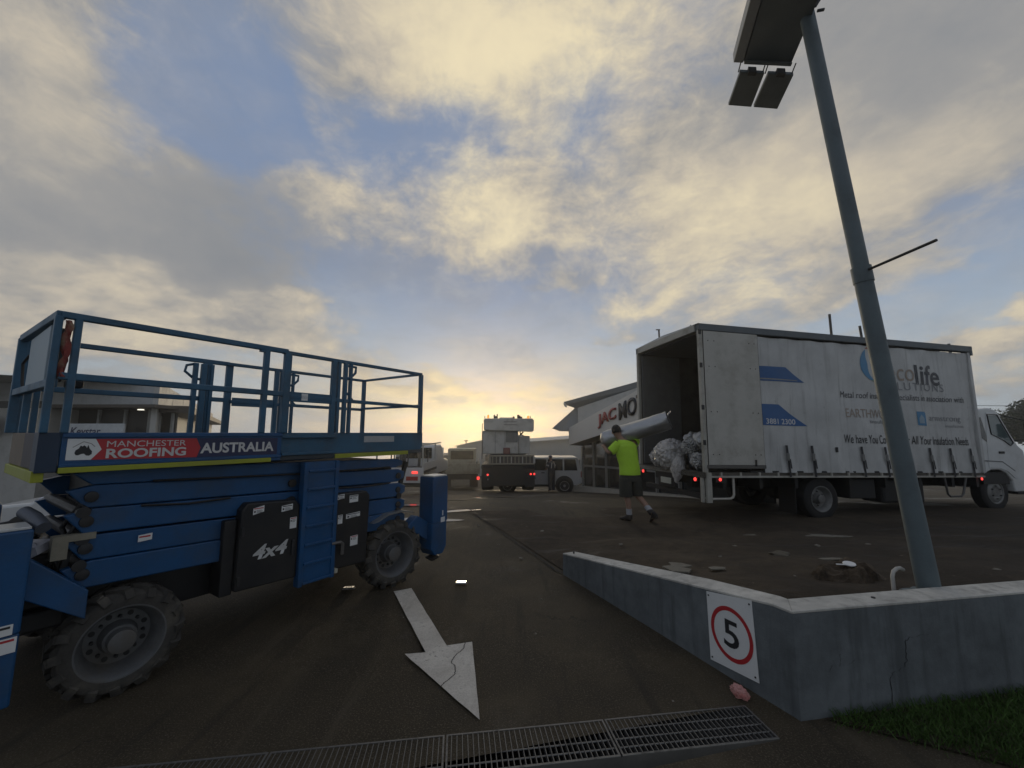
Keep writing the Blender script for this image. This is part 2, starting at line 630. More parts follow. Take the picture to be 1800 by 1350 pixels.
def cut(p, nrm):
    geom = [f for f in bm.faces if -4 < f.calc_center_median().x < 4 and 0 < f.calc_center_median().y < 5]
    geom = set(geom) | {e for f in geom for e in f.edges} | {v for f in geom for v in f.verts}
    bmesh.ops.bisect_plane(bm, geom=list(geom), plane_co=(p.x, p.y, 0), plane_no=(nrm.x, nrm.y, 0))


cut(GO, gv)
cut(GO + gv * GW, gv)
cut(GO, gu)
cut(GO + gu * GL, gu)
dead = []
for f in bm.faces:
    q = f.calc_center_median().to_2d() - GO
    if 0 < q.dot(gu) < GL and 0 < q.dot(gv) < GW:
        dead.append(f)
bmesh.ops.delete(bm, geom=dead, context='FACES')
me = bpy.data.meshes.new('ground')
bm.to_mesh(me)
bm.free()
me.materials.append(asphalt)
for p in me.polygons:
    p.use_smooth = True
go = bpy.data.objects.new('ground', me)
COL.objects.link(go)
tag(go, 'dark worn asphalt driveway and yard falling away from the street', kind='structure')

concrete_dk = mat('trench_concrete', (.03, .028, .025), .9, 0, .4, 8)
P3 = lambda s, t, z=0: Vector((GO.x + gu.x * s + gv.x * t, GO.y + gu.y * s + gv.y * t, z))
tb = MB()
for (a, b) in (((0, 0), (GL, 0)), ((GL, 0), (GL, GW)), ((GL, GW), (0, GW)), ((0, GW), (0, 0))):
    tb.quad(P3(*a, .0), P3(*b, .0), P3(*b, -.25), P3(*a, -.25))
tb.quad(P3(0, 0, -.25), P3(GL, 0, -.25), P3(GL, GW, -.25), P3(0, GW, -.25))
tag(tb.build('drain_trench', concrete_dk), 'dark concrete trench under the steel grating', kind='structure')

# grating panels: each lifts out; every bar a part
galv = mat('galvanised', (.17, .165, .155), .5, .55, .3, 9, dirt=(.05, .042, .033), dirt_amt=.7, dirt_scale=9)
PN = .93
NB = 31
ang = math.atan2(gu.y, gu.x)
bar_me = None
lab = ['steel drain grating panel beside the crumpled pink wrapper', 'steel drain grating panel just below the arrow tip, next to the last one',
       'steel drain grating panel left of the arrow tip at the bottom edge', 'steel drain grating panel farthest from the wall, by the bottom edge']
for k in range(4):
    pt = P3(k * PN + .004, 0, 0)
    g = thing('drain_grating', lab[k], 'drain grating', pt, (0, 0, ang), 'drain grating panels across the driveway')
    L = PN - .010
    # local x along drain, local y: across (gv is -y side or +y side)
    sgn = 1 if Vector((-gu.y, gu.x)).dot(gv) > 0 else -1
    fr = MB()
    for yy in (.008, GW - .008):
        fr.bb(0, L, sgn * (yy - .005), sgn * (yy + .005), -.038, .004)
    for xx in (.005, L - .005):
        fr.bb(xx - .005, xx + .005, sgn * .013, sgn * (GW - .013), -.038, .004)
    fr.build('grating_frame', galv, g)
    for yy in (.085, .155, .215):
        MB().tube([(0.01, sgn * yy, -.004), (L - .01, sgn * yy, -.004)], .0045, 6).build('cross_rod', galv, g)
    for i in range(1, NB):
        o = None
        if bar_me is None:
            o = MB().bb(-.0022, .0022, sgn * .0135, sgn * (GW - .0135), -.034, .0025).build('grating_bar', galv, g)
            bar_me = o.data
        else:
            o = bpy.data.objects.new('grating_bar', bar_me)
            COL.objects.link(o)
            o.parent = g
        o.location = (L * i / NB, 0, random.uniform(-.001, .001))
        o.rotation_euler = (0, random.uniform(-.06, .06), random.uniform(-.008, .008))

# garden bank (bare dirt) held behind the wall
def dirt_mat():
    m = bpy.data.materials.new('bare_dirt')
    m.use_nodes = True
    t = NT(m.node_tree)
    b = t.n['Principled BSDF']
    g = t.node('ShaderNodeNewGeometry').outputs['Position']
    n1 = t.noise(g, .7, 6, .6)
    n2 = t.noise(g, 5, 7, .65)
    n3 = t.noise(g, 42, 4, .65)
    c = t.ramp(t.math('ADD', t.math('MULTIPLY', n1, .55), t.math('MULTIPLY', n2, .45)),
               [(.34, (.020, .015, .009)), (.5, (.040, .029, .018)), (.64, (.066, .049, .030))])
    c = t.mix(t.smooth(n3, .55, .75, 0, .5), c, (.11, .085, .055, 1))
    ch = t.noise(g, 13, 3, .5)
    c = t.mix(t.smooth(ch, .70, .76, 0, .6), c, (.17, .14, .10, 1))
    wt = t.smooth(t.noise(t.vmath('MULTIPLY', g, (.6, 2.2, 1)), 1.2, 5, .6), .55, .68)
    c = t.mix(t.math('MULTIPLY', wt, .55), c, (.018, .014, .009, 1))
    t.put(b.inputs['Base Color'], c)
    t.put(b.inputs['Roughness'], t.math('SUBTRACT', .92, t.math('MULTIPLY', wt, .28)))
    b.inputs['Specular IOR Level'].default_value = .3
    bp = t.node('ShaderNodeBump')
    bp.inputs['Strength'].default_value = .8
    bp.inputs['Distance'].default_value = .03
    t.put(bp.inputs['Height'], t.math('ADD', t.math('MULTIPLY', n2, .9), t.math('MULTIPLY', n3, .5)))
    t.l.new(bp.outputs[0], b.inputs['Normal'])
    return m


dirt = dirt_mat()
bm = bmesh.new()
NI, NJ = 90, 44
rows = []
for j in range(NJ + 1):
    t = j / NJ * 6.4 + .05                   # distance behind the street wall
    row = []
    for i in range(NI + 1):
        s = (i / NI) ** 1.5 * 13.0 + .07
        p = WC + wl * (t / abs(wl.x * -wr.y + wl.y * wr.x)) + wr * s
        h = ground(p.x, p.y)
        q = .018 * math.sin(p.x * 3.1 + 1.7 * math.sin(p.y * 2.3)) + .014 * math.sin(p.y * 4.7 + p.x * 2.2) + random.uniform(-.006, .006)
        e = max(gz(p.x, p.y) - .02 * (t > 5.5) + .012, h - .03 * (t < .4) + q * min(1, t) * min(1, s * 2) * min(1, max(0, (6.2 - t))))
        row.append(bm.verts.new((p.x, p.y, e)))
    rows.append(row)
for j in range(NJ):
    for i in range(NI):
        bm.faces.new((rows[j][i], rows[j][i + 1], rows[j + 1][i + 1], rows[j + 1][i]))
me = bpy.data.meshes.new('garden_bed')
bm.to_mesh(me)
bm.free()
me.materials.append(dirt)
for p in me.polygons:
    p.use_smooth = True
o = bpy.data.objects.new('garden_bed', me)
COL.objects.link(o)
tag(o, 'bare brown dirt bank behind the low concrete wall', kind='structure')


# ------------------------------------------------------------------ retaining wall
def wall_mat(name, col):
    m = bpy.data.materials.new(name)
    m.use_nodes = True
    t = NT(m.node_tree)
    b = t.n['Principled BSDF']
    g = t.node('ShaderNodeNewGeometry').outputs['Position']
    n1 = t.noise(g, 1.6, 6, .6)
    n2 = t.noise(g, 9, 6, .65)
    n3 = t.noise(g, 90, 3, .6)
    strk = t.noise(t.vmath('MULTIPLY', g, (7, 7, .7)), 1.5, 4, .6)
    lo, hi = tuple(c * .66 for c in col), tuple(min(1, c * 1.22) for c in col)
    c = t.ramp(t.math('ADD', t.math('MULTIPLY', n1, .6), t.math('MULTIPLY', n2, .4)), [(.35, lo), (.65, hi)])
    c = t.mix(t.smooth(strk, .48, .72, 0, .7), c, tuple(x * .5 for x in col) + (1,))
    c = t.mix(t.smooth(n3, .68, .76, 0, .6), c, tuple(x * .35 for x in col) + (1,))
    t.put(b.inputs['Base Color'], c)
    b.inputs['Roughness'].default_value = .85
    b.inputs['Specular IOR Level'].default_value = .25
    bp = t.node('ShaderNodeBump')
    bp.inputs['Strength'].default_value = .5
    bp.inputs['Distance'].default_value = .008
    t.put(bp.inputs['Height'], t.math('ADD', t.math('MULTIPLY', n2, .8), t.math('MULTIPLY', n3, .4)))
    t.l.new(bp.outputs[0], b.inputs['Normal'])
    return m


wallm = wall_mat('painted_render', (.135, .148, .152))
capm = wall_mat('wall_cap_skylit', (.50, .48, .43))  # same concrete as the wall; its brightness from the sky is in the colour
rw = thing('retaining_wall', 'low grey rendered retaining wall with sloping cap coloured as if skylit around the dirt bank', 'wall', (WC.x, WC.y, 0))
LL = (WE - WC).length
LR = 9.0
TH = .17
nl = Vector((wl.y, -wl.x))        # towards the garden
nr = Vector((-wr.y, wr.x))


def wl3(s, t, z):
    p = wl * s + nl * t
    return Vector((p.x, p.y, z))


def wr3(s, t, z):
    p = wr * s + nr * t
    return Vector((p.x, p.y, z))


ztop = lambda s: .598 - (.598 - .232) * max(0, s - .12) / (LL - .12)
# inner mitre corner of the two runs
cr_ = wl.x * wr.y - wl.y * wr.x
mi = None
A = nl * TH
Bv = nr * TH
den_ = wl.x * wr.y - wl.y * wr.x
tA = ((Bv - A).x * wr.y - (Bv - A).y * wr.x) / den_
mi = A + wl * tA


def run(pts_out, pts_in, zo, z0):
    b = MB()
    n = len(pts_out)
    vo0 = [b.bm.verts.new((p.x, p.y, z0)) for p in pts_out]
    vi0 = [b.bm.verts.new((p.x, p.y, z0)) for p in pts_in]
    vo1 = [b.bm.verts.new((p.x, p.y, z)) for p, z in zip(pts_out, zo)]
    vi1 = [b.bm.verts.new((p.x, p.y, z)) for p, z in zip(pts_in, zo)]
    for i in range(n - 1):
        for a, c in ((vo0, vo1), (vi1, vi0), (vo1, vi1), (vi0, vo0)):
            b.bm.faces.new((a[i], a[i + 1], c[i + 1], c[i]))
    for i in (0, n - 1):
        b.bm.faces.new((vo0[i], vo1[i], vi1[i], vi0[i]))
    return b


def capmesh(pts_out, pts_in, zo, d):
    b = MB()
    n = len(pts_out)
    r = []
    for p, q, z in zip(pts_out, pts_in, zo):
        r.append([b.bm.verts.new((p.x, p.y, z)), b.bm.verts.new((p.x, p.y, z + d)), b.bm.verts.new((q.x, q.y, z + d)), b.bm.verts.new((q.x, q.y, z))])
    for a, c in zip(r, r[1:]):
        for i in range(4):
            b.bm.faces.new((a[i], a[(i + 1) % 4], c[(i + 1) % 4], c[i]))
    b.bm.faces.new(r[0])
    b.bm.faces.new(r[-1][::-1])
    return b


z0 = Vector((0, 0))
ss = [.0, .12, .6, 1.2, 1.8, LL]
po = [wl * s for s in ss]
pi = [mi if s == 0 else wl * max(s, tA + .02) + nl * TH for s in ss]
pi = [mi] + [wl * s + nl * TH for s in (tA + .05, .75, 1.3, 1.85, LL)]
zo = [ztop(s) for s in ss]
run(po, pi, zo, -.3).build('wall_face', wallm, rw)
capmesh(po, pi, zo, .016).build('wall_cap', capm, rw, .004)
ss2 = [0, 1.5, 3, 5, LR]
po2 = [wr * s for s in ss2]
pi2 = [mi] + [wr * s + nr * TH for s in ss2[1:]]
zz2 = [.598, .60, .60, .60, .60]
run(po2, pi2, zz2, -.3).build('wall_face', wallm, rw)
capmesh(po2, pi2, zz2, .016).build('wall_cap', capm, rw, .004)
# cracks in the render of the street-side face: thin dark strips
crk = mat('crack_dark', (.012, .012, .013), .9, 0, .2)


def crack(pts, w):
    b = MB()
    pr = None
    for s, z in pts:
        ww = w * random.uniform(.5, 1.3)
        a = b.bm.verts.new(wr3(s - ww, -.0012, z))
        c = b.bm.verts.new(wr3(s + ww, -.0012, z))
        if pr:
            b.bm.faces.new((pr[0], pr[1], c, a))
        pr = (a, c)
    return b


def jag(pts, n=6, amp=.006):
    out = []
    for (a, b), (c, d) in zip(pts, pts[1:]):
        for i in range(n):
            t = i / n
            out.append((a + (c - a) * t + random.uniform(-amp, amp), b + (d - b) * t + random.uniform(-amp, amp)))
    return out + [pts[-1]]


crack(jag([(1.02, .415), (.84, .40), (.80, .375), (.80, .27), (.78, .235), (.68, .20), (.655, .165), (.66, .02)]), .0032).build('crack', crk, rw)
crack(jag([(.31, .345), (.31, .30), (.30, .275)], 4, .003), .0013).build('crack', crk, rw)
crack(jag([(.42, .305), (.36, .275), (.25, .29), (.22, .25)], 4, .004), .0013).build('crack', crk, rw)
MB().lathe([(0, .012), (.006, .012)], (wr3(.70, .085, .6155)), 'z', 10).build('bolt_stub', ink, rw)
MB().lathe([(0, .010), (.03, .010)], (wl3(LL - .12, .08, ztop(LL - .12) + .014)), 'z', 8).build('bolt_stub', steel_dk, rw)

# ------------------------------------------------------------------ speed sign on the wall
sg = thing('speed_limit_sign', 'white speed limit sign with a red ring and black 5 fixed to the wall', 'sign', (WC.x, WC.y, 0))
nrm3 = Vector((-nl.x, -nl.y, 0))
uu = Vector((-wl.x, -wl.y, 0))
vv = Vector((0, 0, 1))
S0 = wl3(.62, 0, 0) + nrm3 * .003
MB().prism([(.005, .05), (.375, .08), (.36, .583), (0, .522)], S0, uu, vv, nrm3 * .004).build('sign_plate', sticker_w, sg)
ring = MB()
N = 48
cx, cz, ro, ri = .190, .300, .163, .137
prv = None
of = nrm3 * .0055
for i in range(N + 1):
    t = 2 * math.pi * i / N
    a = ring.bm.verts.new(S0 + of + uu * (cx + ro * math.cos(t)) + vv * (cz + ro * 1.1 * math.sin(t)))
    b = ring.bm.verts.new(S0 + of + uu * (cx + ri * math.cos(t)) + vv * (cz + ri * 1.1 * math.sin(t)))
    if prv:
        ring.bm.faces.new((prv[0], a, b, prv[1]))
    prv = (a, b)
ring.build('red_ring', red_p, sg)
text('5', ink, sg, S0 + of + uu * (cx - .060) + vv * (cz - .092), uu, vv, .118, .182, 'digit', bold=.012)
for (a, b) in ((.018, .500), (.342, .555), (.022, .075), (.352, .105)):
    c = S0 + uu * a + vv * b + nrm3 * .004
    MB().tube([c, c + nrm3 * .004], .006, 8).build('screw', steel_dk, sg)

# ------------------------------------------------------------------ painted arrow
roadpaint = None
m = bpy.data.materials.new('road_paint')
m.use_nodes = True
t = NT(m.node_tree)
b = t.n['Principled BSDF']
g = t.node('ShaderNodeNewGeometry').outputs['Position']
n1 = t.noise(g, 3, 7, .65)
n2 = t.noise(g, 26, 6, .7)
n3 = t.noise(g, 110, 2, .6)
c = t.ramp(t.math('ADD', t.math('MULTIPLY', n1, .6), t.math('MULTIPLY', n3, .4)), [(.35, (.38, .345, .295)), (.6, (.60, .56, .49))])
wear = t.math('MULTIPLY', t.smooth(n2, .54, .70), t.smooth(n1, .46, .60))
c = t.mix(t.math('MULTIPLY', wear, .75), c, (.075, .064, .05, 1))
sm = t.smooth(t.noise(t.vmath('MULTIPLY', g, (3, .8, 1)), 1.8, 4, .6), .55, .72, 0, .4)
c = t.mix(sm, c, (.16, .14, .115, 1))
t.put(b.inputs['Base Color'], c)
b.inputs['Roughness'].default_value = .72
b.inputs['Specular IOR Level'].default_value = .3
bp = t.node('ShaderNodeBump')
bp.inputs['Strength'].default_value = .4
bp.inputs['Distance'].default_value = .006
t.put(bp.inputs['Height'], t.math('ADD', n3, n2))
t.l.new(bp.outputs[0], b.inputs['Normal'])
roadpaint = m
ar = MB()
arr = [(-.192, 2.582), (-.324, 3.473), (-.522, 3.412), (-1.102, 4.60), (-1.268, 4.507), (-.669, 3.314), (-.826, 3.29)]


def sub(pts, n=8):
    out = []
    for (a, b), (c, d) in zip(pts, pts[1:] + pts[:1]):
        for i in range(n):
            out.append((a + (c - a) * i / n + random.uniform(-.002, .002), b + (d - b) * i / n + random.uniform(-.002, .002)))
    return out


vs = [ar.bm.verts.new((x, y, gz(x, y) + .014)) for x, y in sub(arr)]
ar.bm.faces.new(vs)
bmesh.ops.triangulate(ar.bm, faces=ar.bm.faces[:])
arrow = ar.build('painted_arrow', roadpaint)
tag(arrow, 'worn white arrow painted on the driveway, pointing to the drain', 'road marking')
# crack running through the arrow head
cb_ = MB()
pr = None
for (x, y) in jag([(-.375, 3.46), (-.385, 3.36), (-.43, 3.27), (-.445, 3.18), (-.405, 3.09), (-.405, 3.02), (-.46, 2.93), (-.485, 2.86)], 5, .006):
    a, c = cb_.bm.verts.new((x - .0028, y, .0165)), cb_.bm.verts.new((x + .0028, y, .0165))
    if pr:
        cb_.bm.faces.new((pr[0], pr[1], c, a))
    pr = (a, c)
cb_.build('crack', crk, arrow)
# open joint between the driveway and the yard
jb = MB()
pr = None
jp = [(WE.x - .02, WE.y + .0), (.25, 5.9), (-.2, 6.9), (-.55, 7.8), (-.95, 9.0)]
for (x, y) in jag(jp, 12, .02):
    wv_ = random.uniform(.004, .012)
    a, c = jb.bm.verts.new((x - wv_, y - wv_ * .4, ground(x, y) + .016)), jb.bm.verts.new((x + wv_, y + wv_ * .4, ground(x, y) + .016))
    if pr:
        jb.bm.faces.new((pr[0], pr[1], c, a))
    pr = (a, c)
tag(jb.build('pavement_joint', crk), 'dark broken joint running from the wall end into the yard', kind='structure')

# ------------------------------------------------------------------ grass verge
soil = dirt
sb = MB()
edge = [(1.86, 2.600), (2.02, 2.52), (2.22, 2.42), (2.42, 2.33), (2.62, 2.22), (2.85, 2.05), (3.2, 1.75), (3.8, 1.4), (6, 1.2), (9, 1.5), (9, 3.79)]
sb.bm.faces.new([sb.bm.verts.new((x, y, .012)) for x, y in edge])
tag(sb.build('grass_verge', soil), 'strip of soil under the grass at the foot of the wall', kind='structure')


def in_poly(x, y, poly):
    r = False
    j = len(poly) - 1
    for i in range(len(poly)):
        if (poly[i][1] > y) != (poly[j][1] > y) and x < (poly[j][0] - poly[i][0]) * (y - poly[i][1]) / (poly[j][1] - poly[i][1]) + poly[i][0]:
            r = not r
        j = i
    return r


vts, fcs = [], []
rg = random.Random(3)
cnt = 0
while cnt < 30000:
    x, y = rg.uniform(1.85, 4.6), rg.uniform(1.2, 3.1)
    if not in_poly(x + rg.gauss(0, .03), y + rg.gauss(0, .03), edge) or (Vector((x, y)) - WC).dot(nr) > -.01:
        continue
    cnt += 1
    h = rg.uniform(.025, .075)
    a = rg.uniform(0, 6.283)
    wd = rg.uniform(.0015, .003)
    lx, ly = rg.gauss(0, .6) * h, rg.gauss(0, .6) * h
    c, s = math.cos(a) * wd, math.sin(a) * wd
    i = len(vts)
    vts += [(x - c, y - s, .008), (x + c, y + s, .008), (x + lx * .45 + c * .8, y + ly * .45 + s * .8, h * .65), (x + lx * .45 - c * .8, y + ly * .45 - s * .8, h * .65), (x + lx, y + ly, h)]
    fcs += [(i, i + 1, i + 2, i + 3), (i + 3, i + 2, i + 4)]
me = bpy.data.meshes.new('grass')
me.from_pydata(vts, [], fcs)
grassm = mat('grass_blades', (.045, .085, .016), .7, 0, .5, 4, spec=.2)
me.materials.append(grassm)
o = bpy.data.objects.new('grass', me)
COL.objects.link(o)
tag(o, 'short green grass at the foot of the grey wall', 'grass', kind='stuff')

# standing water in shallow dips, mirroring the glow
water = bpy.data.materials.new('puddle_water')
water.use_nodes = True
t = NT(water.node_tree)
b = t.n['Principled BSDF']
b.inputs['Base Color'].default_value = (.02, .017, .013, 1)
b.inputs['Roughness'].default_value = .06
b.inputs['IOR'].default_value = 1.33
bp = t.node('ShaderNodeBump')
bp.inputs['Strength'].default_value = .12
bp.inputs['Distance'].default_value = .004
t.put(bp.inputs['Height'], t.noise(t.node('ShaderNodeNewGeometry').outputs['Position'], 14, 3, .5))
t.l.new(bp.outputs[0], b.inputs['Normal'])
rp = random.Random(12)
for i, (x, y, a, c_, rz) in enumerate([(-1.95, 7.75, .75, .16, .25), (-1.15, 8.7, .42, .07, .3), (-2.3, 9.6, .5, .10, .2), (-1.55, 10.9, .45, .08, .1), (-2.9, 7.0, .5, .10, .35), (-.7, 12.6, .6, .10, 0), (-3.6, 10.5, .7, .14, .1)]):
    b_ = MB()
    pts = []
    ph = [rp.uniform(0, 6) for _ in range(4)]
    for k in range(36):
        q = 2 * math.pi * k / 36
        r = 1 + .25 * math.sin(2 * q + ph[0]) + .2 * math.sin(3 * q + ph[1]) + .15 * math.sin(5 * q + ph[2]) + .1 * math.sin(9 * q + ph[3])
        px_, py_ = a * r * math.cos(q), c_ * r * math.sin(q) * 1.6
        X, Y = x + px_ * math.cos(rz) - py_ * math.sin(rz), y + px_ * math.sin(rz) + py_ * math.cos(rz)
        pts.append(b_.bm.verts.new((X, Y, gz(X, Y) + .0135)))
    b_.bm.faces.new(pts)
    bmesh.ops.triangulate(b_.bm, faces=b_.bm.faces[:])
    tag(b_.build('puddle', water), 'shallow puddle of rain water on the asphalt', kind='structure')

# ================================================================== SCISSOR LIFT
# local frame: x along the machine (towards the yard), y to its far side, z up; the near side plane is y = -0.60
LA = Vector((.5548, .8320))
LN = Vector((.8320, -.5548))
lo_ = LN * -4.27
lift = thing('scissor_lift', 'blue rough terrain scissor lift with railed platform, folded arms and big treaded tyres', 'scissor lift',
             (lo_.x, lo_.y, 0), (0, 0, math.atan2(LA.y, LA.x)))
YN, YF = -.60, .60
U, W3 = (1, 0, 0), (0, 0, 1)


def wheel(parent, c, r, wdt, side, tyre_m, rim_m, name='wheel', lugs=0, seg=36, rim_r=.62, dish=.05, rot=0., nuts=0, hub_r=.3):
    """tyre lathe about local y; side = -1 shows its outer face to -y"""
    hw = wdt / 2
    s = side
    prof = [(-s * hw * .86, r * rim_r * .9), (-s * hw, r * .78), (-s * hw * .92, r * .93), (-s * hw * .72, r * .985), (0, r), (s * hw * .72, r * .985), (s * hw * .92, r * .93),
            (s * hw, r * .80), (s * hw * .97, r * .70), (s * hw * .86, r * rim_r)]
    b = MB()
    if lugs:
        prof = [(a, q * (.968 if i in (2, 3, 4, 5, 6) else 1)) for i, (a, q) in enumerate(prof)]
    b.lathe(prof, (0, 0, 0), 'y', seg, caps=False)
    if lugs:
        for k in range(lugs):
            for hs in (-1, 1):
                t = 2 * math.pi * (k + (.5 if hs > 0 else 0)) / lugs
                lug_a = .30
                # chevron bar from shoulder to centre
                p0 = Vector((math.cos(t - .05) * r * .83, hs * hw * 1.0, math.sin(t - .05) * r * .83))
                p1 = Vector((math.cos(t) * r * .985, hs * hw * .80, math.sin(t) * r * .985))
                p2 = Vector((math.cos(t + lug_a * .8) * r * .985, hs * hw * -.02, math.sin(t + lug_a * .8) * r * .985))
                for a_, b_, ww, hh in ((p0, p1, .058, .034), (p1, p2, .056, .040)):
                    b.bar(a_, b_, ww * r / .38, hh * r / .38, up=tuple(p1.normalized()))
    w_ = b.build(name, tyre_m, parent, smooth=True)
    w_.location = c
    w_.rotation_euler = (0, 0, rot)
    rr = r * rim_r
    f = s * hw
    rb = MB().lathe([(f * .80, rr * 1.03), (f * .96, rr * 1.02), (f * .95, rr * .96), (f * .80, rr * .90), (f * .80 - s * dish, rr * .74), (f * .80 - s * dish, rr * .45),
                     (f * .80 - s * dish * .4, rr * .38), (f * .80 - s * dish * .4, .001)], (0, 0, 0), 'y', 36, caps=False)
    rm = rb.build('rim', rim_m, w_, smooth=True)
    hb = MB().lathe([(f * .78 - s * dish, rr * hub_r), (f * .92, rr * hub_r * .93), (f * .95, rr * hub_r * .78), (f * .95, .001)], (0, 0, 0), 'y', 24)
    hb.build('hub', rim_m, w_, smooth=True)
    if lugs:
        ob_ = MB()
        for k in range(8):
            t = 2 * math.pi * (k + .5) / 8
            ob_.lathe([(f * .80 - s * dish, rr * .075), (f * .80 - s * (dish - .004), rr * .07), (f * .80 - s * (dish - .004), .001)], (math.sin(t) * rr * .62, 0, math.cos(t) * rr * .62), 'y', 10)
        tag(ob_.build('rim_holes', black, w_), kind='stuff')
    if nuts:
        nb = MB()
        for k in range(nuts):
            t = 2 * math.pi * k / nuts
            nb.lathe([(f * .80 - s * dish, .014 * r / .4), (f * .80 - s * dish + s * .025, .012 * r / .4)], (math.sin(t) * rr * .56, 0, math.cos(t) * rr * .56), 'y', 6)
        tag(nb.build('wheel_nuts', steel_dk, w_), kind='stuff')
    return w_


for (x, y, s, rt) in ((.925, -.475, -1, R(-3)), (3.17, -.475, -1, R(-7)), (.925, .95, 1, 0), (3.17, .95, 1, R(-7))):
    k_ = .93 if x < 2 and s < 0 else 1.
    wheel(lift, (x, y + (.03 if k_ < 1 else 0), .352 * k_), .350 * k_, .25, s, rubber, grey_rim, lugs=16, seg=48, rim_r=.70, dish=.13, rot=rt, nuts=8, hub_r=.33)

# chassis
ch = MB()
ch.bb(.70, 3.40, -.32, .78, .40, .62)
ch.bb(.80, 1.05, -.34, .80, .30, .46).bb(3.05, 3.30, -.34, .80, .30, .46)
ch.build('chassis', black, lift, .01)

# scissor stack: folded arm pairs, near and far
arm_m = blue


def arm(y, x0, z0, x1, z1, h, name='scissor_arm'):
    d = Vector((x1 - x0, 0, z1 - z0))
    L = d.length
    d.normalize()
    n_ = Vector((-d.z, 0, d.x))
    o = Vector((x0, y, z0))
    poly = [(0, h * .28), (.10, -h * .5), (L - .10, -h * .5), (L, -h * .2), (L, h * .28), (L - .09, h * .5), (.13, h * .5)]
    return MB().prism(poly, o, d, n_, (0, .075, 0)).build(name, arm_m, lift, .008)


lev = [(.60, .80, 3.36, .70, .165), (.60, .965, 3.36, .865, .155), (.585, 1.135, 3.35, 1.035, .155), (.585, 1.290, 3.34, 1.20, .145), (.60, 1.415, 3.30, 1.345, .10)]
for i, (x0, za, x1, zb_, h) in enumerate(lev):
    for y in (-.50, .52):
        arm(y + (.012 if i % 2 else 0), x0, za, x1, zb_, h)
pn = MB()
for (x, z) in ((.68, .86), (.68, 1.02), (.67, 1.19), (3.25, .80), (3.25, .97), (2.0, .92), (2.0, 1.09), (2.0, 1.24)):
    pn.tube([(x, -.515, z), (x, .60, z)], .035, 12)
pn.build('pivot_pins', steel_dk, lift)
for (x, z) in ((.70, .80), (.70, .96), (.69, 1.13), (.70, 1.285), (1.98, .76), (1.98, .91), (1.98, 1.08), (3.25, .71), (3.25, .87), (3.24, 1.04), (3.24, 1.20)):
    MB().lathe([(-.012, .022), (-.009, .034), (.004, .036)], (x, -.502, z), 'y', 16).build('pin_cap', steel_dk, lift, smooth=True)
for (x0, z0_, x1, z1_) in ((.95, 1.195, 1.5, 1.175), (2.4, 1.15, 3.1, 1.13), (1.0, 1.36, 3.1, 1.31)):
    MB().tube([(x0, -.512, z0_), ((x0 + x1) / 2, -.518, (z0_ + z1_) / 2 - .015), (x1, -.512, z1_)], .009, 6).build('arm_cable', black, lift, smooth=True)
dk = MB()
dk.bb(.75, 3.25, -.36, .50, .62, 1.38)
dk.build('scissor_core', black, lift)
lit_ = MB()
for (x0, z0_, x1, z1_) in ((.58, .72, .68, 1.30), (3.2, .7, 3.4, 1.35)):
    lit_.bar((x0 + .02, -.42, z0_), (x1 + .02, -.42, z1_), .03, .05)
lit_.build('hose_clamp', black, lift)
lit_ = MB()
lit_.tube([(.62, -.47, 1.33), (.66, -.47, 1.24), (.60, -.40, 1.10), (.64, -.46, .98), (.55, -.42, .86)], .014, 8)
lit_.build('hydraulic_hose', black, lift, smooth=True)
lit_ = MB()
lit_.tube([(.60, -.44, 1.30), (.70, -.50, 1.20), (.62, -.45, 1.05), (.58, -.47, .90), (.63, -.40, .76)], .011, 8)
lit_.build('hydraulic_hose', black, lift, smooth=True)
MB().bb(.55, .62, -.52, -.44, .92, 1.06).bb(.62, .74, -.52, -.46, 1.02, 1.06).build('grey_bracket', mat('bracket_grey', (.22, .20, .15), .6, 0, .2), lift)

# end tray with hoses, jacket and wrapped parts on the rear end
tr = MB()
tr.bb(.30, .66, -.45, .72, .50, .62).bb(.34, .60, -.40, .70, .62, .95)
tr.build('rear_housing', black, lift, .02)

# platform deck and skirts
PZ0, PZ1 = 1.462, 1.702
deck = MB()
deck.bb(.46, 3.52, YN + .02, YF - .02, 1.46, 1.50)
deck.build('deck', mat('deck_plate', (.06, .07, .08), .6, .4), lift)


def skirt(x0, x1, y, th, z0=PZ0, z1=PZ1, chamfer=0.):
    poly = [(x0, z0), (x1 - chamfer, z0), (x1, z0 + chamfer), (x1, z1), (x0, z1)] if chamfer else [(x0, z0), (x1, z0), (x1, z1), (x0, z1)]
    return MB().prism(poly, (0, y, 0), U, W3, (0, th, 0))


skirt(.52, 1.83, YN, .03).build('side_skirt', blue, lift, .004)
MB().bb(.52, 1.83, YN - .014, YN - .001, 1.672, 1.700).bb(.52, 1.83, YN - .014, YN - .001, 1.490, 1.510).build('skirt_lip', blue, lift, .003)
skirt(1.80, 3.545, YN + .035, .03, chamfer=.07).build('extension_skirt', blue2, lift, .004)
MB().bb(1.83, 2.36, YN - .004, YN + .035, 1.655, 1.702).bb(1.84, 2.34, YN - .006, YN + .033, 1.500, 1.522).build('extension_slide', blue2, lift, .003)
skirt(.52, 3.52, YF - .03, .03).build('side_skirt', blue2, lift, .004)
MB().bb(3.50, 3.545, YN + .07, YF - .03, PZ0, PZ1).build('end_skirt', blue2, lift, .004)
MB().bb(.52, 1.745, YN - .016, YN + .02, 1.454, 1.4885).build('yellow_strip', yellow, lift, .003)
MB().bb(2.36, 3.30, YN + .012, YN + .0345, 1.450, 1.492).build('yellow_strip', yellow, lift, .003)
